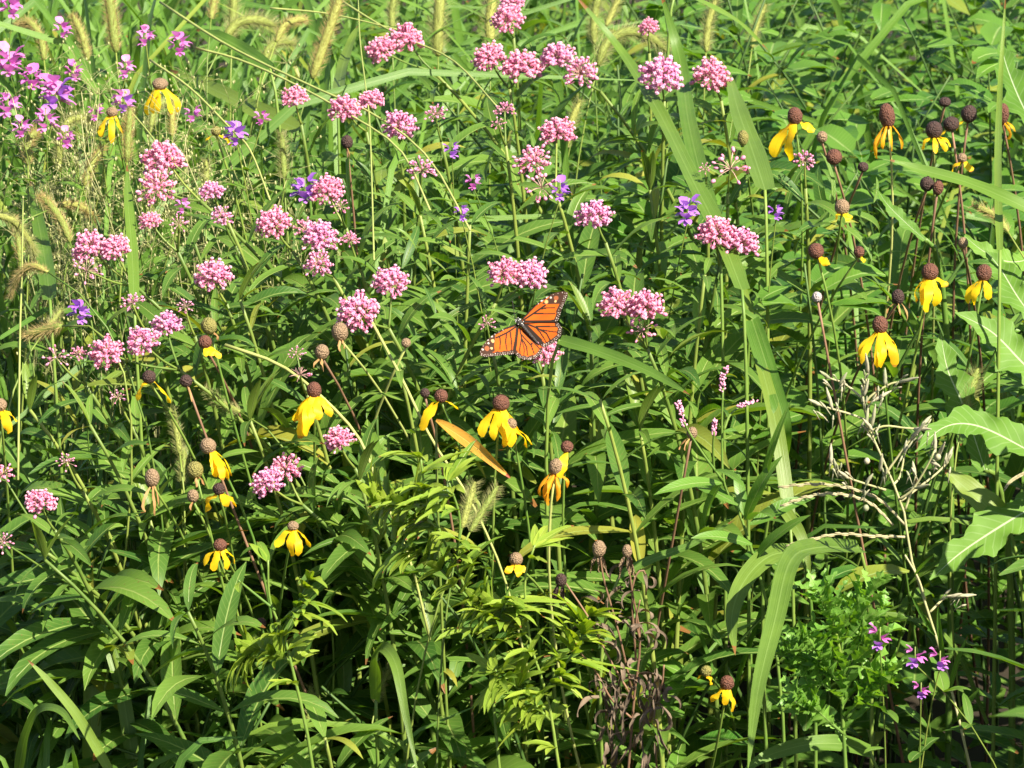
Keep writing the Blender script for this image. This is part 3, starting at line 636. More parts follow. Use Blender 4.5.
# ------------------------------------------------------------------ milkweed
UMB = {}
def make_umbel(kind, seed):
    """One umbel of unit-size (radius 20 mm): pedicels from the origin, a floret or bud on each."""
    random.seed(seed); b = B(); ph = B()
    nf = {'o': 56, 'm': 38, 's': 16, 'b': 22, 'p': 20}[kind]
    for i in range(nf):
        z = 1 - (i + .5) / nf * (1.4 if kind != 's' else 1.55) + uni(-.08, .08); z = max(-.6, min(1, z)); 
        a = i * 2.39996 + uni(-.25, .25); q = math.sqrt(max(0, 1 - z * z)); d = V((q * cos(a), q * sin(a), z)).normalized()
        bud = kind == 'o' and rnd() < .08 or kind in 'sb' and rnd() < (.92 if kind == 's' else .55) or kind == 'm' and rnd() < .35
        gone = kind == 'p' and rnd() < .85
        L = .0145 * uni(.72, 1.16) * (1.1 if bud else 1); p = d * L; tn = rt()
        mid = d * L * .5 + V((0, 0, .001))
        tube(ph, [V((0, 0, -.0005)), mid, p], .00032 if not gone else .0004, n=3, tint=tn)
        if gone: continue
        x = perp(d, V((.2, .1, 1))); y = d.cross(x)
        if bud: ball(b, p + d * .0018, d, .0020 * uni(.7, 1.1), .0025 * uni(.8, 1.1), 6, 5, tn, 2); continue
        for k in range(5):
            t = 2 * pi * k / 5; rr = x * cos(t) + y * sin(t); ss = d.cross(rr)
            ball(b, p + d * .0026 + rr * .0010, d + rr * .35, .00068, .0012, 5, 4, tn, 1)
            rr = x * cos(t + .63) + y * sin(t + .63); ss = d.cross(rr)
            e0, e1, e2 = p + d * .0012, p + rr * .0026 + d * .0006, p + rr * .0029 - d * .0026
            b.add([e0 - ss * .0006, e0 + ss * .0006, e1 + ss * .0010, e1 - ss * .0010, e2 + ss * .0005, e2 - ss * .0005], [(0, 1, 2, 3), (3, 2, 4, 5)], None, tn, 0)
        ball(b, p + d * .0034, d, .0008, .0009, 5, 4, tn, 1)
    return (b.mesh('florets', ['petal', 'corona', 'bud']) if b.f else None), ph.mesh('pedicels', ['redstem'])
for k, c in (('o', 6), ('m', 3), ('s', 4), ('b', 2), ('p', 1)): UMB[k] = [make_umbel(k, 100 + ord(k) * 10 + i) for i in range(c)]

def stem_leaves(b, path, nodes, Lm, rad=.004, t0=.12, t1=.97, wr=.175, up=1.05, tb=.0, m=0, yel=0, check=True, prof='lance', droop=(.45, 1.1)):
    a0 = uni(0, pi); k = len(path) - 1
    for i in range(nodes):
        t = t0 + (t1 - t0) * i / max(1, nodes - 1); x = t * k; j = min(int(x), k - 1)
        p = path[j].lerp(path[j + 1], x - j); d = (path[j + 1] - path[j]).normalized()
        x_ = perp(d, V((0, -1, 0))); y_ = d.cross(x_); sc = (.62 + .55 * sin(pi * min(1, .15 + t * .8))) * (1 if t < .85 else .72)
        for s in (0, 1):
            az = a0 + i * pi / 2 + s * pi + uni(-.3, .3); r = x_ * cos(az) + y_ * sin(az)
            an = up * uni(.8, 1.2); dd = d * cos(an) + r * sin(an); L = Lm * sc * uni(.8, 1.18)
            tn = (min(1, max(0, uni(0, 1) + tb)), yel * rnd() + (.6 * rnd() if rnd() < .09 else 0), rnd())
            leaf(b, p + r * rad * .6, dd, d + V((0, 0, .4)), L, L * wr * uni(.72, 1.28), uni(*droop), uni(.15, .5), tn, prof, 7, m, .045, uni(-.5, .5), check)
random.seed(21)
for label, cl, lean, nodes in MILK:
    Y = sum(hd(y) for x, y, r, k in cl) / len(cl) + uni(-.02, .02)
    heads = [at(x, y, hd(y) + uni(-.03, .03)) for x, y, r, k in cl]
    mean = sum(heads, V((0, 0, 0))) / len(heads); s = pxm(Y)
    lx = lean * s * 1.25
    back = V((lx * .45, .0, 0))
    apex = mean + V((lx * .16, .012, -.034 - .35 * abs(min(h.z for h in heads) - mean.z)))
    root = V((apex.x + lx, apex.y + .06 + uni(0, .05), 0))
    path = bez(root, V((root.x + uni(-.02, .02), root.y, apex.z * .68)), apex, 16)
    t = thing('milkweed_plant', label, 'milkweed', root, 'pink milkweed plants in flower')
    b = B(); tube(b, path, .0036, .0019, 6, rt())
    # red-brown rings at the nodes are part of the stem's own look
    for h, (x, y, r, k) in zip(heads, cl):
        ax = (V((-lx * 1.2, -.35, 1)) + V((uni(-.25, .25), uni(-.1, .2), 0)) + (h - mean) * 6).normalized()
        o_ = h - ax * (r * s * .30)
        st = path[-1] if abs(h.z - mean.z) < .02 else path[-2 if h.z > mean.z else -4]
        tube(b, smooth([st, st.lerp(o_, .5) + V((0, 0, -.003)) , o_], 6), .0013, .0010, 5, rt())
    b.build('stem', 'stem', t)
    for h, (x, y, r, k) in zip(heads, cl):
        ax = (V((-lx * 1.2, -.35, 1)) + V((uni(-.25, .25), uni(-.1, .2), 0)) + (h - mean) * 6).normalized()
        o_ = h - ax * (r * s * .30); fm, pm = random.choice(UMB[k]); sc = r * s / .0170
        rotq = ax.to_track_quat('Z', 'Y') @ Quaternion((0, 0, 1), uni(0, 6))
        fo = bpy.data.objects.new('flower_cluster', fm if fm else pm); COL.objects.link(fo); fo.parent = t
        fo.location = o_ - root; fo.rotation_mode = 'QUATERNION'; fo.rotation_quaternion = rotq; fo.scale = (sc, sc, sc * .95)
        if fm:
            po = bpy.data.objects.new('pedicels', pm); COL.objects.link(po); po.parent = fo
    low = cl[0][0] > 540; b = B(); stem_leaves(b, path, max(6, int(nodes * (.62 if low else .92))), .130, t0=.50 if low else .2, wr=.19)
    # side shoots with smaller leaves
    for q in range(2):
        j = random.randint(8, 14); p = path[j]; e = p + V((uni(-.07, .07), uni(-.06, .03), uni(.05, .10)))
        sp = bez(p, p + V((0, 0, .03)), e, 6); stem_leaves(b, sp, 4, .062, t0=.35)
    b.build('foliage', 'leaf', t)

# ------------------------------------------------------------------ coneflowers
random.seed(31)
def petal(b, base, out, L, W, kind):
    sh = kind != 'yellow'
    dr = uni(.6, 1.3) if not sh else uni(.9, 1.7)
    yl = {'yellow': .0 + .25 * rnd(), 'orange': .8, 'oldorange': .95}.get(kind, 0)
    d = (out * uni(.6, 1.05) + V((uni(-.15, .15), 0, -.60 if L > .02 else -.3))).normalized()
    leaf(b, base, d, V((0, 0, 1)) + out * .3, L, W, dr, -.22 if not sh else -.75, (rnd(), yl, rnd()), 'petal', 9, 0, .16 if not sh else .24, uni(-1.3, 1.3) * (1 if not sh else 2), False, .09)
for label, x, y, rx, ry, kind, pt, pk, lean, stemm, tilt in CONE:
    Y = hd(y) - .01; s = pxm(Y); h = at(x, y, Y)
    root = V((h.x + lean * s * 1.3 + uni(-.12, .12), h.y + (uni(.25, .5) if x > 640 else uni(.08, .25)), 0)); ax = V((tilt, -.12, 1)).normalized()
    base = h - ax * ry * s * .8
    path = bez(root, V((root.x, root.y, base.z * .66)), base, 14)
    if abs(tilt) > .05: path = bez(root, base - ax * base.z * .35, base, 14)
    t = thing('coneflower', label, 'coneflower', root, 'yellow and faded coneflowers')
    b = B(); tube(b, path, .0019, .00125, 6, rt()); b.build('stem', stemm, t)
    b = B(); tall = ry / rx
    ball(b, h, ax, rx * s, ry * s, 16, 11, rt(), 0, .05)
    cone = b.build('cone', kind, t)
    for sp in pt.split():
        f = [float(q) for q in sp.split(':')]; a = R(f[0]); L = f[1] / 1000 * uni(.95, 1.05) * s / pxm(3.4) * 1.0; Wd = (f[2] if len(f) > 2 else 8) / 1000
        out = V((sin(a), -cos(a), 0)); b = B()
        petal(b, base + out * rx * s * .55 + ax * ry * s * .12, out, L * uni(.88, 1.08), Wd * (1.0 if pk != 'withered' else .8), pk)
        b.build('petal', 'withered' if pk == 'withered' else 'yellow', cone)
    b = B()
    for q in range(5):
        j = random.randint(3, 10); p = path[j]; a = uni(-2, 2)
        leaf(b, p, V((sin(a), -cos(a) * .7, uni(.3, 1))), V((0, 0, 1)), uni(.035, .07), uni(.006, .012), uni(.3, 1), .3, rt(.1), 'narrow', 6)
    b.build('foliage', 'broad', t)

# ------------------------------------------------------------------ foxtail grass
random.seed(41)
for label, sp, wd, kind, lean, dy in FOX:
    py0 = sp[0][1]; Y = hd(max(-40, min(p[1] for p in sp))) + dy; s = pxm(Y)
    pts = smooth([at(px, py, Y + .012 * i) for i, (px, py) in enumerate(sp)], 22)
    root = V((pts[0].x + lean * s * 1.5 + uni(-.1, .12), pts[0].y + .03, 0)); r = wd * s * .5
    t = thing('foxtail_grass', label, 'foxtail', root, 'bristly foxtail grass heads')
    b = B(); d0 = (pts[0] - pts[2]).normalized()
    tube(b, bez(root, pts[0] + d0 * pts[0].z * .3, pts[0], 10), .0013, .0009, 5, rt()); b.build('stem', 'stem', t)
    b = B(); core = r * .62
    tube(b, pts, core, n=8, tint=rt(), rf=lambda q: core * (min(1, .45 + q * 4) * min(1, .35 + (1 - q) * 3.2)) * (1 + .13 * sin(q * 70)))
    head_ = b.build('seed_head', 'foxcore', t)
    b = B(); k = len(pts) - 1; ln = sum((pts[i + 1] - pts[i]).length for i in range(k))
    for i in range(int(640 * ln / .08)):
        q = rnd() ** .9 * k; j = min(int(q), k - 1); p = pts[j].lerp(pts[j + 1], q - j); d = (pts[j + 1] - pts[j]).normalized()
        x_ = perp(d, V((0, -1, .2))); y_ = d.cross(x_); a = uni(0, 2 * pi); rr = x_ * cos(a) + y_ * sin(a); q /= k
        e = core * min(1, .45 + q * 4) * min(1, .35 + (1 - q) * 3.2)
        dd = (d * uni(.5, 1.0) + rr).normalized(); L = r * uni(.75, 1.45) * (1.45 if kind == 'g' else 1.1); c = p + rr * e * .8; sd_ = dd.cross(V((0, 1, 0))).normalized() * .00017
        b.add([c - sd_, c + sd_, c + dd * L], [(0, 1, 2)], None, rt())
    b.build('bristles', 'brist' if kind == 't' else 'bristg', head_)
    b = B()
    if root.y > 0:
        p = root.lerp(pts[0], .45); a = random.choice((-1, 1))
        ribbon(b, [p, p + V((a * .05, -.01, .10)), p + V((a * .15, -.02, .12)), p + V((a * .24, -.02, .05))], .009, V((0, -.4, 1)), rt(.1), seg=12)
        b.build('leaf', 'grass', t)

# ------------------------------------------------------------------ small purple flowers
random.seed(51)
for label, x, y, r, kind, lean in PURP:
    Y = hd(y) if 'tick' not in label else 3.06
    s = pxm(Y); h = at(x, y, Y); R_ = r * s
    root = V((h.x + lean * s * 2 + uni(-.12, .12), h.y + .06, 0)); path = bez(root, V((root.x, root.y, h.z * .7)), h - V((0, 0, R_ * .8)), 10)
    t = thing('wild_pea' if 'trefoil' not in label and 'tick' not in label else 'tick_trefoil', label, 'wildflower', root, 'small purple and magenta wildflowers')
    b = B(); tube(b, path + [h + V((0, 0, R_ * .9))], .0010, .0006, 5, rt()); b.build('stem', 'stem', t)
    nf = 3 if 'trefoil' in label else max(4, int(r * .5))
    for i in range(nf):
        a = i * 2.4 + uni(-.4, .4); z = (i / max(1, nf - 1) - .5) * 1.15
        out = V((sin(a), -abs(cos(a)) if nf < 4 else -cos(a), uni(.0, .5))).normalized(); c = h + V((out.x, out.y, 0)) * R_ * .35 + V((0, 0, z * R_)); b = B(); tn = rt()
        pl = R_ * uni(.65, 1.0) if nf > 3 else R_ * uni(.8, 1.1)
        leaf(b, c, out + V((0, 0, .9)), -out, pl, pl * .95, .5, .3, tn, 'ovate', 4, 0, .05, 0, False)
        for sg in (-1, 1): leaf(b, c, out + V((-out.y, out.x, 0)) * sg * .6 + V((0, 0, -.2)), V((0, 0, 1)), pl * .9, pl * .5, .6, .2, tn, 'ovate', 4, 0, .05, 0, False)
        leaf(b, c, out + V((0, 0, -.5)), V((0, 0, 1)), pl * .8, pl * .4, .3, -.4, tn, 'ovate', 4, 0, .05, 0, False)
        mt = kind if kind != 'both' else ('magenta' if i % 3 else 'purple')
        b.build('floret', mt, t)
    b = B()
    for i in range(8):
        p = path[random.randint(3, 9)]; a = uni(0, 6.3)
        leaf(b, p, V((cos(a), sin(a) - .3, uni(0, .8))), V((0, 0, 1)), uni(.02, .04), uni(.008, .014), .5, .25, rt(.05), 'ovate', 6)
    b.build('foliage', 'broad', t)

# ------------------------------------------------------------------ other plants that stand out one by one
random.seed(61)
def P(pts, Y, dz=0): return [at(x, y, (Y if Y else hd(y)) + dz * i / max(1, len(pts) - 1)) for i, (x, y) in enumerate(pts)]
NH = V((0, -.75, .65))
# grass blades: label, pixels base to tip, width mm, depth offset, depth change along it, taper, material, tilt of the face
BLADES = [
 ('broad grass blade crossing diagonally behind the large milkweed head', [(742, 290), (720, 235), (690, 175), (655, 105), (620, 50), (575, -5)], 21, .02, .015, 'grass'),
 ('light green grass blade rising to the top edge beside the diagonal one', [(720, 250), (690, 130), (680, 60), (660, -10)], 19, .05, .02, 'grass'),
 ('pale broad grass blade hanging behind the two petalled coneflower', [(765, 190), (752, 150), (738, 110), (728, 70)], 26, .0, .02, 'grass'),
 ('grass blade sweeping right from the diagonal blade at the top', [(676, -10), (705, 4), (738, 22), (770, 52)], 11, .2, .05, 'grass'),
 ('upright broad grass stalk right of the arching milkweed', [(790, 520), (775, 420), (752, 330), (742, 270)], 15, .09, .02, 'grass'),
 ('wide dark grass blade hanging right of the upright stalk', [(752, 320), (768, 370), (785, 430), (786, 505)], 20, .12, .0, 'grass'),
 ('long streaked grass blade bending down in the lower right', [(860, 548), (815, 548), (790, 562), (775, 620), (758, 690), (748, 768)], 21, -.06, -.08, 'grass'),
 ('sunlit curled grass blade left of the long streaked one', [(800, 552), (770, 556), (745, 580), (732, 615), (735, 655)], 20, -.05, -.04, 'grass'),
 ('grass blade drooping over the thistle from the bent blade', [(775, 500), (790, 518), (804, 545), (810, 600)], 13, .02, -.02, 'grass'),
 ('pale grass blade lying across the bottom right', [(870, 752), (842, 744), (805, 745), (765, 757), (740, 775)], 17, -.10, -.02, 'grass'),
 ('cut broad grass blade in the shade at the right edge', [(1010, 530), (985, 505), (962, 485), (945, 470)], 30, .05, 0, 'grass'),
 ('blue green grass blade arching over the right coneflowers', [(1040, 215), (1005, 198), (965, 182), (915, 168), (890, 160)], 15, -.12, -.02, 'grass'),
 ('narrow grass blade rising along the right edge', [(1000, 250), (998, 170), (1000, 90), (1006, -10)], 8, -.1, 0, 'grass'),
 ('bent grass blade folded over at the bottom left of centre', [(376, 700), (377, 660), (384, 648), (396, 665), (405, 710), (418, 775)], 13, -.1, -.03, 'grass'),
 ('upright broad grass blade at the lower left', [(90, 775), (92, 690), (90, 620), (94, 575)], 19, .1, .02, 'grass'),
 ('second upright grass blade at the lower left leaning right', [(135, 775), (122, 690), (108, 640), (104, 600)], 15, .05, .02, 'grass'),
 ('arched grass blade at the bottom left corner', [(18, 775), (26, 735), (40, 710), (62, 712), (80, 740)], 11, -.05, -.03, 'grass'),
 ('long thin grass blade slanting down to the bottom left', [(112, 775), (80, 720), (52, 685), (28, 660)], 10, -.1, 0, 'grass'),
 ('broad grass blade at the upper left under the straw stems', [(270, 68), (240, 48), (218, 36), (196, 30)], 17, .1, .03, 'grass'),
 ('upright grass blade right of the mauve milkweed at the top', [(338, 96), (342, 70), (350, 45), (358, 25)], 15, .12, .05, 'grass'),
 ('wide grass blade lying across the upper left behind flowers', [(300, 130), (255, 110), (215, 90), (170, 70)], 24, .25, .05, 'grass'),
 ('grey green upright grass blade under the arched foxtails', [(50, 300), (45, 260), (38, 220), (30, 180)], 18, .1, .05, 'grass'),
 ('upright grass stalk right of the large round milkweed', [(134, 300), (132, 250), (128, 200), (127, 165)], 12, .02, 0, 'grass'),
 ('long grass blade from the centre into the dark gap', [(620, 575), (650, 560), (690, 545), (735, 520)], 9, -.02, 0, 'grass'),
 ('narrow sunlit grass blade crossing the middle right', [(560, 340), (600, 352), (650, 372), (690, 395)], 13, -.05, -.03, 'grass'),
]
for label, px, wd, dy, ddy, mt in BLADES:
    for q in smooth([V((a_, c_, 0)) for a_, c_ in px], 12): PROT.append((q.x, q.y, wd * .32, hd(q.y) + dy + .05))
    pts = [at(x, y, hd(max(60, px[0][1] if y > 500 else y)) + dy + ddy * i) for i, (x, y) in enumerate(px)]
    base = pts[0]; t = thing('broad_grass', label, 'grass blade', ground(base), 'broad grass blades')
    b = B(); k = len(pts)
    if base.z > .05 and px[0][1] < 760:
        rt_ = V((base.x + .02, base.y + .04, 0)); d0 = (pts[0] - pts[1]).normalized()
        tube(b, bez(rt_, pts[0] + d0 * .05 + V((0, 0, -.05)), pts[0], 8), .0022, .0016, 5, rt(.1)); b.build('stem', 'greenstem', t); b = B()
    ribbon(b, pts, wd / 1000, V((uni(-.3, .3), -.7, .6)), (uni(.2, .9), .25 * rnd(), .7 + .3 * rnd()), seg=26, fold=.28, wav=.05, base=.8)
    b.build('leaf', mt, t)
# pale straw stems lying across the upper left
STRAW = [
 ('pale straw stem slanting from the top left to the mauve milkweed', [(160, 2), (215, 38), (260, 62), (320, 90), (380, 118), (430, 160), (470, 230)], .0016),
 ('second pale straw stem lying close under the first', [(196, 48), (240, 60), (290, 82), (345, 112), (400, 150), (430, 210)], .0015),
 ('thin straw stem crossing the top centre left', [(340, 0), (380, 25), (410, 40), (455, 62), (500, 110)], .0014),
 ('thin level straw stem near the top left foxtails', [(270, 8), (330, 14), (400, 30)], .0012),
 ('thin straw stem lowest of the crossing ones at upper left', [(150, 60), (190, 88), (230, 128), (250, 150), (270, 200)], .0014),
 ('straw coloured stem right of the brightest pea flower', [(120, 100), (145, 128), (170, 160), (190, 178)], .0011),
 ('long green straw stem rising past the neat round milkweed', [(374, 260), (370, 130), (366, 90), (360, 40), (358, -5)], .0010),
 ('thin upright straw stem by the left margin', [(18, 480), (20, 335), (22, 270), (23, 200)], .0012),
 ('green stem crossing from the tan coneflower toward lower right', [(360, 300), (400, 375), (432, 440), (470, 500), (505, 580), (530, 680)], .0016),
 ('long pale stem curving past the brown coneflower to the right', [(225, 345), (280, 365), (325, 400), (360, 440), (380, 490), (410, 560), (430, 640)], .0018),
]
for label, px, r in STRAW:
    pts = smooth([at(x, y, hd(y) + .02) for x, y in px], 16)
    b = B(); tube(b, pts, r, r * .7, 5, rt()); o = b.build('straw_stalk', 'palestem', None, pts[0]); tag(o, label, 'grass stem', 'pale grass stems', 'thing')
# two arching dry grass stems by the pale herb
for label, px in (('upper arching dry grass spike left of the pale budded herb', [(905, 525), (880, 500), (850, 488), (815, 484), (778, 487)]),
                  ('lower arching dry grass spike left of the pale budded herb', [(893, 525), (870, 503), (840, 494), (810, 496), (780, 506)]),
                  ('dry grass spike crossing above the lower right thistle', [(905, 537), (872, 536), (838, 534), (805, 541), (786, 546)]),
                  ('dry grass spike entering from the right edge low down', [(1030, 470), (1012, 480), (1005, 488)])):
    pts = smooth([at(x, y, 3.18) for x, y in px], 20); b = B(); tube(b, pts, .0012, .0009, 5, rt())
    for q in range(2, 20):
        p = pts[q]; d = (pts[q] - pts[q - 1]).normalized(); ball(b, p + V((0, -.0005, .0012 * (-1) ** q)), d, .0008, .0036, 5, 4, rt())
    tag(b.build('dry_grass_spike', 'drystem', None, pts[0]), label, 'grass spike', 'dry arching grass spikes', 'thing')

# smartweed
def simple_plant(name, label, cat, stems, Y, mat, r=.0016, group=None, root_dx=.02):
    """Stems given in photo pixels base first; the first stem is carried down to the ground."""
    s0 = P(stems[0], Y); root = V((s0[0].x + root_dx, s0[0].y + .03, 0)); t = thing(name, label, cat, root, group); b = B(); out = []
    for i, st in enumerate(stems):
        pts = P(st, Y, uni(-.02, .02) if i else 0)
        if i == 0:
            d0 = (pts[0] - pts[1]).normalized(); low = bez(root, pts[0] + d0 * pts[0].z * .3, pts[0], 8)[:-1]; sm_ = low + smooth(pts, 14)
        else: sm_ = smooth(pts, 10)
        tube(b, sm_, r * (1 if i == 0 else .7), r * .5, 6, rt()); out.append(smooth(pts, 14))
    b.build('stem', mat, t); return t, out
t, st = simple_plant('smartweed', 'pink spiked smartweed with lance leaves right of the butterfly', 'smartweed',
   [[(758, 570), (740, 515), (724, 482), (722, 430), (723, 388)], [(724, 430), (730, 415), (741, 406)], [(724, 482), (706, 458), (690, 434), (684, 422)], [(714, 470), (713, 448), (714, 432)], [(742, 518), (752, 490), (770, 460), (778, 430)]], 3.22, 'greenstem', .0019)
for px, w_ in (([(722, 391), (723, 378), (727, 367)], 4.5), ([(739, 407), (746, 404), (755, 402)], 4.5), ([(686, 428), (681, 414), (677, 401)], 4.8), ([(714, 436), (714, 428), (715, 420)], 3)):
    b = B(); pts = smooth(P(px, 3.22), 16)
    for q in range(46):
        i = random.randint(0, 15); p = pts[i].lerp(pts[i + 1], rnd()); a = uni(0, 6.3); rr = V((cos(a), sin(a), uni(-.2, .5))) * w_ * pxm(3.22) * .55
        ball(b, p + rr, rr + V((0, 0, .002)), .0010, .0016, 5, 4, rt())
    b.build('flower_spike', 'spike', t)
b = B()
for a, e, w_ in (((722, 483), (664, 502), 15), ((722, 482), (700, 530), 12), ((745, 520), (772, 470), 15), ((750, 520), (770, 520), 18), ((744, 515), (735, 470), 12), ((738, 505), (690, 490), 14), ((754, 560), (800, 525), 14), ((724, 432), (741, 436), 6), ((750, 525), (815, 505), 17), ((752, 545), (700, 545), 15), ((760, 500), (779, 428), 8), ((715, 470), (740, 490), 9)):
    p, q = at(*a, 3.21), at(*e, 3.14 + uni(0, .1)); d = q - p
    leaf(b, p, d + V((0, 0, .25 * d.length)), V((0, -.6, .8)), d.length * 1.08, w_ / 1000, .5, .3, (uni(.6, 1), 0, rnd()), 'lance', 8, check=False)
b.build('foliage', 'broad', t)

# pale budded herb
t, st = simple_plant('budded_herb', 'pale leaning herb with many whitish buds at right', 'herb',
   [[(972, 775), (945, 665), (912, 562), (904, 512), (884, 462), (868, 425), (863, 395), (868, 372)], [(862, 398), (845, 384), (829, 378)], [(866, 420), (850, 414), (825, 407), (820, 405)], [(864, 405), (872, 395), (890, 384), (900, 382)],
    [(868, 432), (885, 426), (905, 428), (925, 429)], [(884, 476), (897, 458), (910, 440), (920, 430)], [(898, 500), (912, 490), (925, 470), (935, 450)], [(900, 502), (918, 488), (936, 474), (948, 462)], [(886, 490), (866, 484), (845, 476), (831, 462)], [(905, 510), (912, 490), (916, 475)],
    [(925, 600), (918, 578), (905, 555)], [(930, 612), (945, 598), (960, 596)], [(893, 485), (900, 476), (905, 452)]], 3.17, 'herbstem', .0017)
b = B(); random.seed(66)
for a, (dx, dy) in (((829, 378), (-8, -6)), ((840, 384), (6, -10)), ((868, 372), (-2, -16)), ((864, 395), (4, -14)), ((900, 382), (16, -4)), ((820, 405), (-10, -5)), ((832, 408), (-5, -18)), ((866, 425), (2, -18)), ((872, 425), (3, -18)), ((875, 400), (14, -8)), ((915, 429), (14, 0)), ((912, 438), (12, -14)), ((922, 425), (8, -8)),
                    ((935, 450), (0, -16)), ((938, 456), (6, -12)), ((946, 463), (6, -14)), ((931, 462), (8, 4)), ((831, 462), (0, -16)), ((836, 470), (-2, -10)), ((848, 478), (-8, -6)), ((880, 470), (2, -14)), ((915, 475), (-2, -12)), ((916, 488), (12, -3)), ((866, 483), (6, -8)), ((905, 452), (2, -12)), ((960, 596), (14, -1)), ((950, 597), (10, -3)), ((872, 430), (-8, -10)), ((885, 384), (0, -14))):
    p = at(*a, 3.165); e = at(a[0] + dx * 1.2, a[1] + dy * 1.2, 3.16 + uni(-.01, .01)); ax = e - p
    for z in range(3):
        b = B(); p2 = p + V((uni(-.006, .006), uni(-.004, .004), uni(-.012, .004))); d2 = ax.normalized() + V((uni(-.6, .6), uni(-.4, .4), uni(0, .5))); d2.normalize(); l2 = uni(.004, .008)
        tube(b, [p2 - d2 * .006 + V((0, 0, -.002)), p2, p2 + d2 * l2 * .4], .0005, n=4); ball(b, p2 + d2 * l2 * .6, d2, .0014, l2 * .6, 6, 5, rt(), 0, .1, lambda q: 1.15 - .75 * q); b.build('bud', 'paleherb', t)
    b = B(); ball(b, p + ax * .45, ax, .0023, ax.length * .55, 7, 6, rt(), 0, .08, lambda q: 1.15 - .75 * q); b.build('bud', 'paleherb', t)
for a in ((867, 461), (938, 457), (866, 508)): b = B(); ball(b, at(*a, 3.16), V((0, 0, 1)), .0028, .0032, 8, 6, rt()); b.build('bud', 'paleherb', t)
b = B()
for a, e, w_ in (((935, 635), (912, 600), 5), ((950, 690), (962, 640), 6), ((945, 665), (935, 610), 6), ((958, 720), (975, 690), 7), ((915, 575), (930, 555), 4)):
    p, q = at(*a, 3.16), at(*e, 3.13); leaf(b, p, q - p, V((-.3, -.7, .4)), (q - p).length, w_ / 1000, .4, .5, rt(), 'narrow', 6, check=False)
b.build('foliage', 'broad', t)

# thistle
random.seed(71)
shoots = [[(846, 775), (842, 700), (842, 640), (836, 600)], [(842, 660), (832, 620), (818, 592)], [(842, 650), (860, 615), (872, 585)], [(843, 690), (820, 655), (800, 638)], [(843, 700), (808, 672), (786, 652)], [(843, 680), (868, 640), (885, 605)], [(845, 720), (870, 690), (888, 672)], [(845, 735), (815, 710), (798, 700)]]
t, st = simple_plant('thistle_plant', 'bright green prickly thistle in the lower right', 'thistle', shoots, 3.08, 'greenstem', .0024)
b = B()
for pts in st:
    k = len(pts) - 1
    for q in range(26):
        x = uni(.12, 1) * k; j = min(int(x), k - 1); p = pts[j].lerp(pts[j + 1], x - j); d = (pts[j + 1] - pts[j]).normalized(); a = uni(0, 6.3)
        o_ = perp(d, V((cos(a), sin(a), .1))); dd = d * uni(.7, 1.8) + o_; L = uni(.024, .048) * (1.15 - .5 * x / k)
        leaf(b, p, dd, d, L, L * .34, uni(-.3, .6), uni(.3, .8), (uni(.0, 1), 0, 0), 'lance', 16, 0, .12, uni(-.6, .6), False, lobes=.68)
b.build('foliage', 'thistle', t)

# yellow green leafy clump in the middle
random.seed(81)
for label, stems in (('lime green leafy plant under the biggest yellow coneflower', [[(500, 775), (485, 640), (452, 560), (428, 500), (420, 455)], [(470, 600), (430, 560), (395, 540)], [(455, 565), (460, 520), (448, 480)], [(440, 530), (405, 505), (380, 500)], [(490, 650), (505, 600), (515, 575)]]),
                     ('lime green leafy plant beside the brown withered stalks', [[(560, 775), (548, 700), (530, 640), (525, 580), (535, 545)], [(545, 690), (575, 650), (590, 615)], [(530, 640), (505, 610), (480, 600)], [(550, 720), (520, 690), (495, 670)]]),
                     ('lime green sprig below the low bright yellow coneflower', [[(300, 700), (285, 640), (270, 600), (268, 560)], [(282, 630), (300, 600), (310, 575)], [(275, 610), (250, 590), (238, 580)], [(290, 660), (262, 650), (240, 655)]])):
    t, st = simple_plant('leafy_herb', label, 'herb', stems, 3.13, 'greenstem', .0020, 'lime green leafy herbs'); b = B()
    for pts in st:
        k = len(pts) - 1
        for q in range(11):
            x = k * (q + 1) / 11.2; j = min(int(x), k - 1); p = pts[j].lerp(pts[j + 1], x - j); d = (pts[j + 1] - pts[j]).normalized(); a = uni(0, 6.3)
            o_ = perp(d, V((cos(a), sin(a) - .5, .1))); L = uni(.035, .068)
            for z in (-.9, -.45, 0, .45, .9):            # narrow leaflets spread like a hand
                dd = (d * .55 + o_ + d.cross(o_) * z).normalized()
                leaf(b, p, dd, d + V((0, -.3, .5)), L * (1 if z == 0 else .8 - .2 * abs(z)), .0088, uni(.1, .8), .35, (uni(.1, 1), uni(0, .3), rnd()), 'narrow', 6, 0, .06, uni(-.4, .4))
    b.build('foliage', 'limy', t)

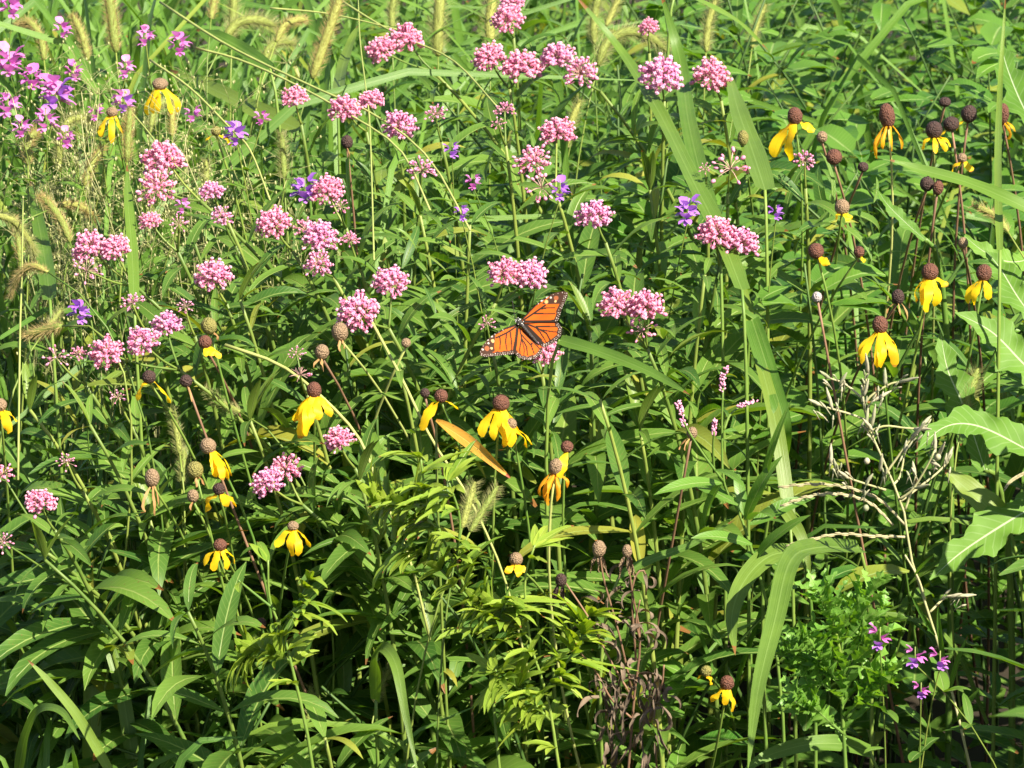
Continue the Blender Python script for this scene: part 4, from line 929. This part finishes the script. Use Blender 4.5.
# brown withered plant
random.seed(91)
t, st = simple_plant('withered_plant', 'dead brown withered plant with curled leaves near the bottom middle', 'dead plant',
  [[(628, 775), (634, 700), (640, 640), (632, 590), (627, 552)], [(632, 690), (618, 630), (604, 580), (600, 552)], [(634, 700), (610, 660), (590, 620), (565, 582)], [(636, 660), (632, 600), (636, 575), (645, 572), (646, 595)], [(634, 720), (612, 700), (595, 670), (578, 650)], [(640, 720), (660, 690), (664, 665)], [(640, 640), (636, 620), (640, 600)]], 3.15, 'brownstem', .0017)
for a, rx, ry in (((599, 549), 7, 9), ((627, 551), 5, 7), ((561, 580), 6, 7)):
    b = B(); ball(b, at(*a, 3.145), V((0, 0, 1)), rx * pxm(3.15), ry * pxm(3.15), 12, 9, rt(), 0, .12)
    for q in range(7): a_ = uni(-2, 2); leaf(b, at(a[0], a[1] + ry * .7, 3.145) + V((sin(a_), -cos(a_), 0)) * .003, V((sin(a_) * .3, -.1, -1)), V((0, -1, 0)), uni(.012, .024), .004, uni(-.4, .4), .6, rt(), 'narrow', 5, 0, .2, 2, False)
    b.build('seed_head', 'darkcone' if rx == 6 else 'tancone', t)
b = B()
for q in range(60):
    pts = random.choice(st); j = random.randint(1, 9 if pts is not st[0] else 6); p = pts[j] + V((uni(-.02, .02), uni(-.015, .01), uni(-.02, .01))) * .5; a = uni(0, 6.3)
    leaf(b, p, V((cos(a), sin(a) * .6, uni(-.6, .6))), V((0, 0, 1)), uni(.015, .04), uni(.003, .0065), uni(1.5, 3.6), uni(.5, 1.2), rt(), 'narrow', 10, 0, .25, uni(-3, 3), False)
for q in range(48):
    p = at(uni(604, 660), uni(668, 775), uni(3.10, 3.2)); leaf(b, p, V((uni(-.5, .5), uni(-.4, .4), -1)), V((0, -1, 0)), uni(.02, .045), uni(.003, .007), uni(-1, 2.2), uni(.5, 1.3), rt(), 'narrow', 10, 0, .25, uni(-3, 3), False)
b.build('foliage', 'dry_leaf', t)

# the orange leaf, on its stalk
a, e = at(436, 421, 3.3), at(506, 463, 3.24); b = B(); random.seed(4)
leaf(b, a, e - a, V((.1, -.7, .7)), (e - a).length * 1.05, .0150, .45, .55, (.4, .1, .9), 'lance', 14, 0, .10, .9, False)
t = thing('fallen_leaf', 'long orange dying leaf lying below the biggest yellow coneflower', 'leaf', ground(a)); b.build('leaf', 'orange_leaf', t)
b = B(); tube(b, bez(ground(a) + V((.03, .05, 0)), V((a.x, a.y + .05, a.z * .6)), a, 8), .002, .0012, 5, rt()); b.build('stem', 'stem', t)

# big lobed leaves with pale midribs at the right edge
random.seed(95)
LOBED = [
 ('lobed leaf with white midrib arching in from the right edge', [(1060, 470), (1024, 448), (978, 426), (945, 427), (915, 452)], 62, -.02),
 ('lobed leaf with pale midrib above the silvery foxtail', [(1060, 398), (1024, 364), (992, 332), (955, 312)], 75, .06),
 ('shaded lobed leaf with pale midrib low at the right edge', [(1060, 492), (1011, 520), (962, 552), (930, 580)], 70, .04),
 ('bright lobed leaf at the right edge above the midrib leaf', [(1050, 340), (1020, 300), (1000, 268), (985, 250)], 52, .05),
 ('broad pale leaf behind the touching dark coneflowers stems', [(925, 240), (905, 222), (888, 205), (876, 188)], 24, .05),
 ('large lobed leaf filling the upper right corner', [(1050, 150), (1025, 110), (1008, 70), (1000, 40)], 60, .05),
 ('broad lobed leaf at the right edge beside the foxtail', [(1045, 255), (1012, 262), (985, 252), (960, 232)], 42, .06),
 ('wide dark lobed leaf under the rightmost yellow coneflower', [(985, 470), (965, 410), (948, 370), (940, 330)], 62, .16),
]
for label, px, wd, dy in LOBED:
    wd *= .68
    for q in smooth([V((a_, c_, 0)) for a_, c_ in px], 8)[3:7]: PROT.append((q.x, q.y, wd * .2, hd(q.y) + dy))
    pts = [at(x, y, hd(y) + dy - .02 * i) for i, (x, y) in enumerate(px)]; t = thing('lobed_leaf_plant', label, 'leafy plant', ground(pts[0]), 'large lobed leaves')
    b = B(); r0 = ground(pts[0]) + V((.05, .08, 0)); tube(b, bez(r0, V((r0.x, r0.y, pts[0].z)), pts[0], 8), .004, .003, 6, rt()); b.build('stem', 'greenstem', t)
    b = B(); sp = smooth(pts, 40); vs = []; uv = []; ph = uni(0, 6)
    for i, c in enumerate(sp):
        q = i / 40; d = (sp[min(i + 1, 40)] - sp[max(i - 1, 0)]).normalized(); n = perp(d, V((uni(-.02, .02), -.75, .65))); s_ = d.cross(n)
        w0 = wd / 2000 * min(1, .35 + q * 1.6) * max(.04, 1 - q ** 2.5)
        for sg in (-1, 1):
            lob = 1 + .26 * sin(q * 23 + ph + sg) + .10 * sin(q * 71 + ph * 2 * sg)
            vs_ = c + s_ * sg * w0 * lob * .93 + n * w0 * (.22 + .16 * sin(q * 31 + sg + ph))
            mid_ = c + s_ * sg * w0 * .5 + n * w0 * .16
            (vs.extend([vs_, mid_, c.copy()]) if sg < 0 else vs.extend([mid_, vs_]))
        uv += [(0, q), (.25, q), (.5, q), (.75, q), (1, q)]
    fs = [(5 * i + k, 5 * i + k + 1, 5 * i + k + 6, 5 * i + k + 5) for i in range(40) for k in range(4)]
    b.add(vs, fs, uv, (uni(.3, .9), 0, 0)); b.build('leaf', 'lettuce', t)

# leafy shoots without flowers that show clearly: label, top pixel, node count, leaf length mm, lean, depth offset
SHOOTS = [
 ('leafy green shoot with a whorl of drooping leaves at lower left', 188, 612, 10, 130, 60, -.14),
 ('leafy shoot with broad lit leaves at the bottom left of centre', 325, 738, 7, 140, 20, -.16),
 ('leafy shoot leaning left from the low left whorl', 45, 560, 9, 105, 150, -.05),
 ('leafy shoot below the long petalled middle coneflowers', 600, 400, 13, 115, 60, -.03),
 ('dark leafy shoot in the gap right of the tan coneflower', 640, 430, 12, 125, 30, .12),
 ('leafy shoot between the butterfly and the arching milkweed', 590, 330, 14, 105, 10, .05),
 ('leafy shoot left of the lowest withered coneflowers', 90, 425, 12, 95, 90, .02),
 ('leafy shoot at the far left below the row of milkweed', 30, 410, 12, 95, 120, .05),
 ('tall leafy shoot above the butterfly', 470, 225, 15, 108, -10, .03),
 ('leafy shoot right of the long pale curved stem', 400, 370, 13, 110, 40, .02),
 ('leafy shoot under the broad double milkweed head', 705, 275, 15, 108, -20, .03),
 ('leafy shoot between the violet flower and the three tiered milkweed', 650, 190, 14, 110, 30, .1),
 ('small leafy shoot in front of the upper straw stems', 420, 215, 14, 100, 40, .06),
 ('leafy shoot left of the violet flower', 240, 300, 14, 95, 60, .02),
 ('leafy shoot under the smallest dark bare cone at left', 250, 420, 12, 110, 60, .03),
 ('leafy shoot right of the low pink milkweed heads', 360, 480, 11, 105, 40, .0),
 ('low leafy shoot beside the bent grass blade', 430, 640, 8, 110, 20, .05),
 ('shaded low leafy shoot at the bottom middle', 520, 690, 7, 90, 10, .1),
 ('leafy shoot left of the lowest dark bare cone', 150, 520, 9, 110, 30, .1),
 ('leafy shoot crossing behind the round pink milkweed', 190, 230, 14, 90, 60, .05),
]
random.seed(97)
for label, x, y, nd, L, lean, dy in SHOOTS:
    top = at(x, y, hd(y) + dy); s = pxm(top.y); root = V((top.x + lean * s * 1.3, top.y + .05, 0)); path = bez(root, V((root.x, root.y, top.z * .65)), top, 14)
    t = thing('leafy_shoot', label, 'leafy shoot', root, 'leafy shoots without flowers'); b = B(); tube(b, path, .0035, .0017, 6, rt()); b.build('stem', 'stem', t)
    b = B(); stem_leaves(b, path, nd, L / 1000, t0=.2, t1=1.0, wr=.18, tb=.1, check=L < 112)
    for q in range(3): a_ = uni(0, 6.3); leaf(b, path[-1], V((cos(a_) * .5, sin(a_) * .5, 1)), V((cos(a_), sin(a_), 0)) * -1, L / 1900, L / 9000, .3, .5, rt(.1), 'lance', 6)
    b.build('foliage', 'leaf', t)

# ------------------------------------------------------------------ undergrowth and meadow grass: masses nobody could count
random.seed(101)
def ztop(Y):
    z = [( -60, 4.45)] ; py = None
    if Y <= 4.2:
        lo, hi = -60, 800
        for _ in range(24):
            m_ = (lo + hi) / 2
            if hd(m_) > Y: lo = m_
            else: hi = m_
        return at(512, lo, Y).z
    return .93
und, brd, gr, stm = B(), B(), B(), B()
for i in range(860):
    Y = 3.34 + 4.9 * rnd() ** 1.3; x = uni(-1, 1) * (.16 * Y + .22); zt = ztop(Y) * uni(.55, .97) - .03
    px_, py_ = proj(V((x, Y, zt)))
    if Y < 3.95 and px_ > 540 and py_ > 300 and rnd() < .93: continue
    if Y < 3.55 and py_ > 420 and rnd() < .35: continue
    root = V((x + uni(-.22, .34), Y + uni(0, .12), 0)); top = V((x, Y, zt)); path = bez(root, V((root.x, root.y, zt * .65)), top, 8)
    right = px_ > 700 + uni(-80, 80)
    if right and rnd() < .75:
        tube(stm, path, .0022, .0012, 4, rt())
        for q in range(30):
            j = random.randint(1, 8); p = path[j] + V((0, 0, uni(-.03, .03))); a = uni(0, 6.3)
            L = uni(.028, .078); c = p + V((cos(a), sin(a), 0)) * .02
            leaf(brd, c, V((cos(a), sin(a), uni(-.2, .6))), V((0, -.2, 1)), L, L * uni(.3, .62), uni(.2, .9), .25, (rnd() ** .8, .35 * (rnd() < .06), rnd()), random.choice(('ovate', 'ovate', 'lance')), 5, 0, .06, uni(-.4, .4))
    elif px_ < 330 and py_ < 330 and rnd() < .5: continue
    else:
        tube(stm, path, .0028, .0014, 4, rt())
        stem_leaves(und, path, int(7 + zt * 6), uni(.07, .145), t0=.15, tb=uni(-.2, .2))
# meadow carried on out of view at right, added to shade the lower right
for i in range(150):
    Y = uni(1.9, 3.8); x = .14 * Y + uni(.09, .75); zt = uni(.6, .92)
    if abs((x - .27) * .73 + (Y - 3.08) * .68) < .17 and Y < 3.1: continue  # lane left open so the sun reaches the thistle
    root = V((x + uni(-.05, .12), Y, 0)); path = bez(root, V((root.x, Y, zt * .65)), V((x, Y, zt)), 8)
    tube(stm, path, .0028, .0014, 4, rt()); stem_leaves(und, path, 11, uni(.10, .14), t0=.25)
def grass(n, xr, yr, hr, wr, lean=.25, tb=0, fall=.75):
    for i in range(n):
        Y = uni(*yr); x = uni(*xr) * (Y / 3.5); h = uni(*hr); a = uni(0, 6.3); l = uni(.08, lean); p = V((x, Y, 0))
        q = V((cos(a), sin(a), 0)) * l
        pts = [p, p + q * .12 + V((0, 0, h * .45)), p + q * .5 + V((0, 0, h * .85)), p + q + V((0, 0, h * uni(fall, 1.02)))]
        W_ = uni(*wr); sm_ = smooth(pts, 9)
        if any(blocked(c) for c in sm_[2:]): continue
        ribbon(gr, pts, W_, V((uni(-1, 1), -.6, .5)), (min(1, max(0, rnd() + tb)), .3 * (rnd() < .05), 0), seg=9, fold=.2)
grass(230, (-.62, .1), (4.3, 7.4), (.6, 1.05), (.006, .018), .8, .1, .45)
grass(36, (.1, .62), (4.5, 7.4), (.6, 1.05), (.006, .018), .8, .1, .45)
grass(230, (-.58, -.06), (3.85, 5.2), (.65, 1.05), (.004, .016), .85, .2, .4)
grass(24, (.10, .6), (4.0, 5.2), (.65, 1.0), (.005, .016), .8, .15, .4)
grass(60, (-.58, .2), (3.4, 3.8), (.25, .60), (.004, .012), .3)
grass(60, (-.55, -.1), (3.12, 3.35), (.2, .42), (.006, .014), .2, .1)
# low cover near the soil
for i in range(4200):
    Y = uni(3.5, 9.0); p = V((uni(-.62, .62) * Y / 3.5, Y, uni(.01, .30))); a = uni(0, 6.3); L = uni(.04, .10)
    leaf(brd if rnd() < .5 else und, p, V((cos(a), sin(a), uni(-.1, .8))), V((0, -.2, 1)), L, L * uni(.2, .5), uni(.2, 1), .3, (rnd(), 0, rnd()), 'ovate', 4, 0, .05, 0)
tag(und.build('undergrowth', 'mass'), 'dense lance leaved undergrowth filling the meadow between the flowers', 'undergrowth', kind='stuff')
tag(brd.build('ground_cover', 'broad'), 'dense small leaved weeds filling the right and back of the meadow', 'ground cover', kind='stuff')
tag(stm.build('weed_stems', 'massstem'), 'tangle of thin green weed stems among the undergrowth', 'weeds', kind='stuff')
tag(gr.build('meadow_grass', 'grass'), 'tall green meadow grass standing among and behind the flowers', 'grass', kind='stuff')
# the airy seed haze of fine grass panicles at upper left
pn = B()
for i in range(90):
    h = at(uni(-20, 330) * uni(.6, 1), uni(60, 270), uni(3.75, 4.3)); r0 = V((h.x + uni(-.1, .1), h.y + .05, 0)); pth = bez(r0, V((r0.x, r0.y, h.z * .7)), h, 10); tube(pn, pth, .0008, .0005, 3, rt())
    for q in range(26):
        c = pth[-1 - random.randint(0, 3)]; a = uni(0, 6.3); e = c + V((cos(a), sin(a), uni(-.2, 1))) * uni(.015, .05); tube(pn, [c, c.lerp(e, .5) + V((0, 0, .004)), e], .0003, .0002, 3, rt())
        ball(pn, e, V((0, 0, 1)), .0011, .0022, 4, 3, rt())
tag(pn.build('panicle_grass', 'panicle'), 'airy tan haze of fine grass panicles at the upper left', 'grass', kind='stuff')
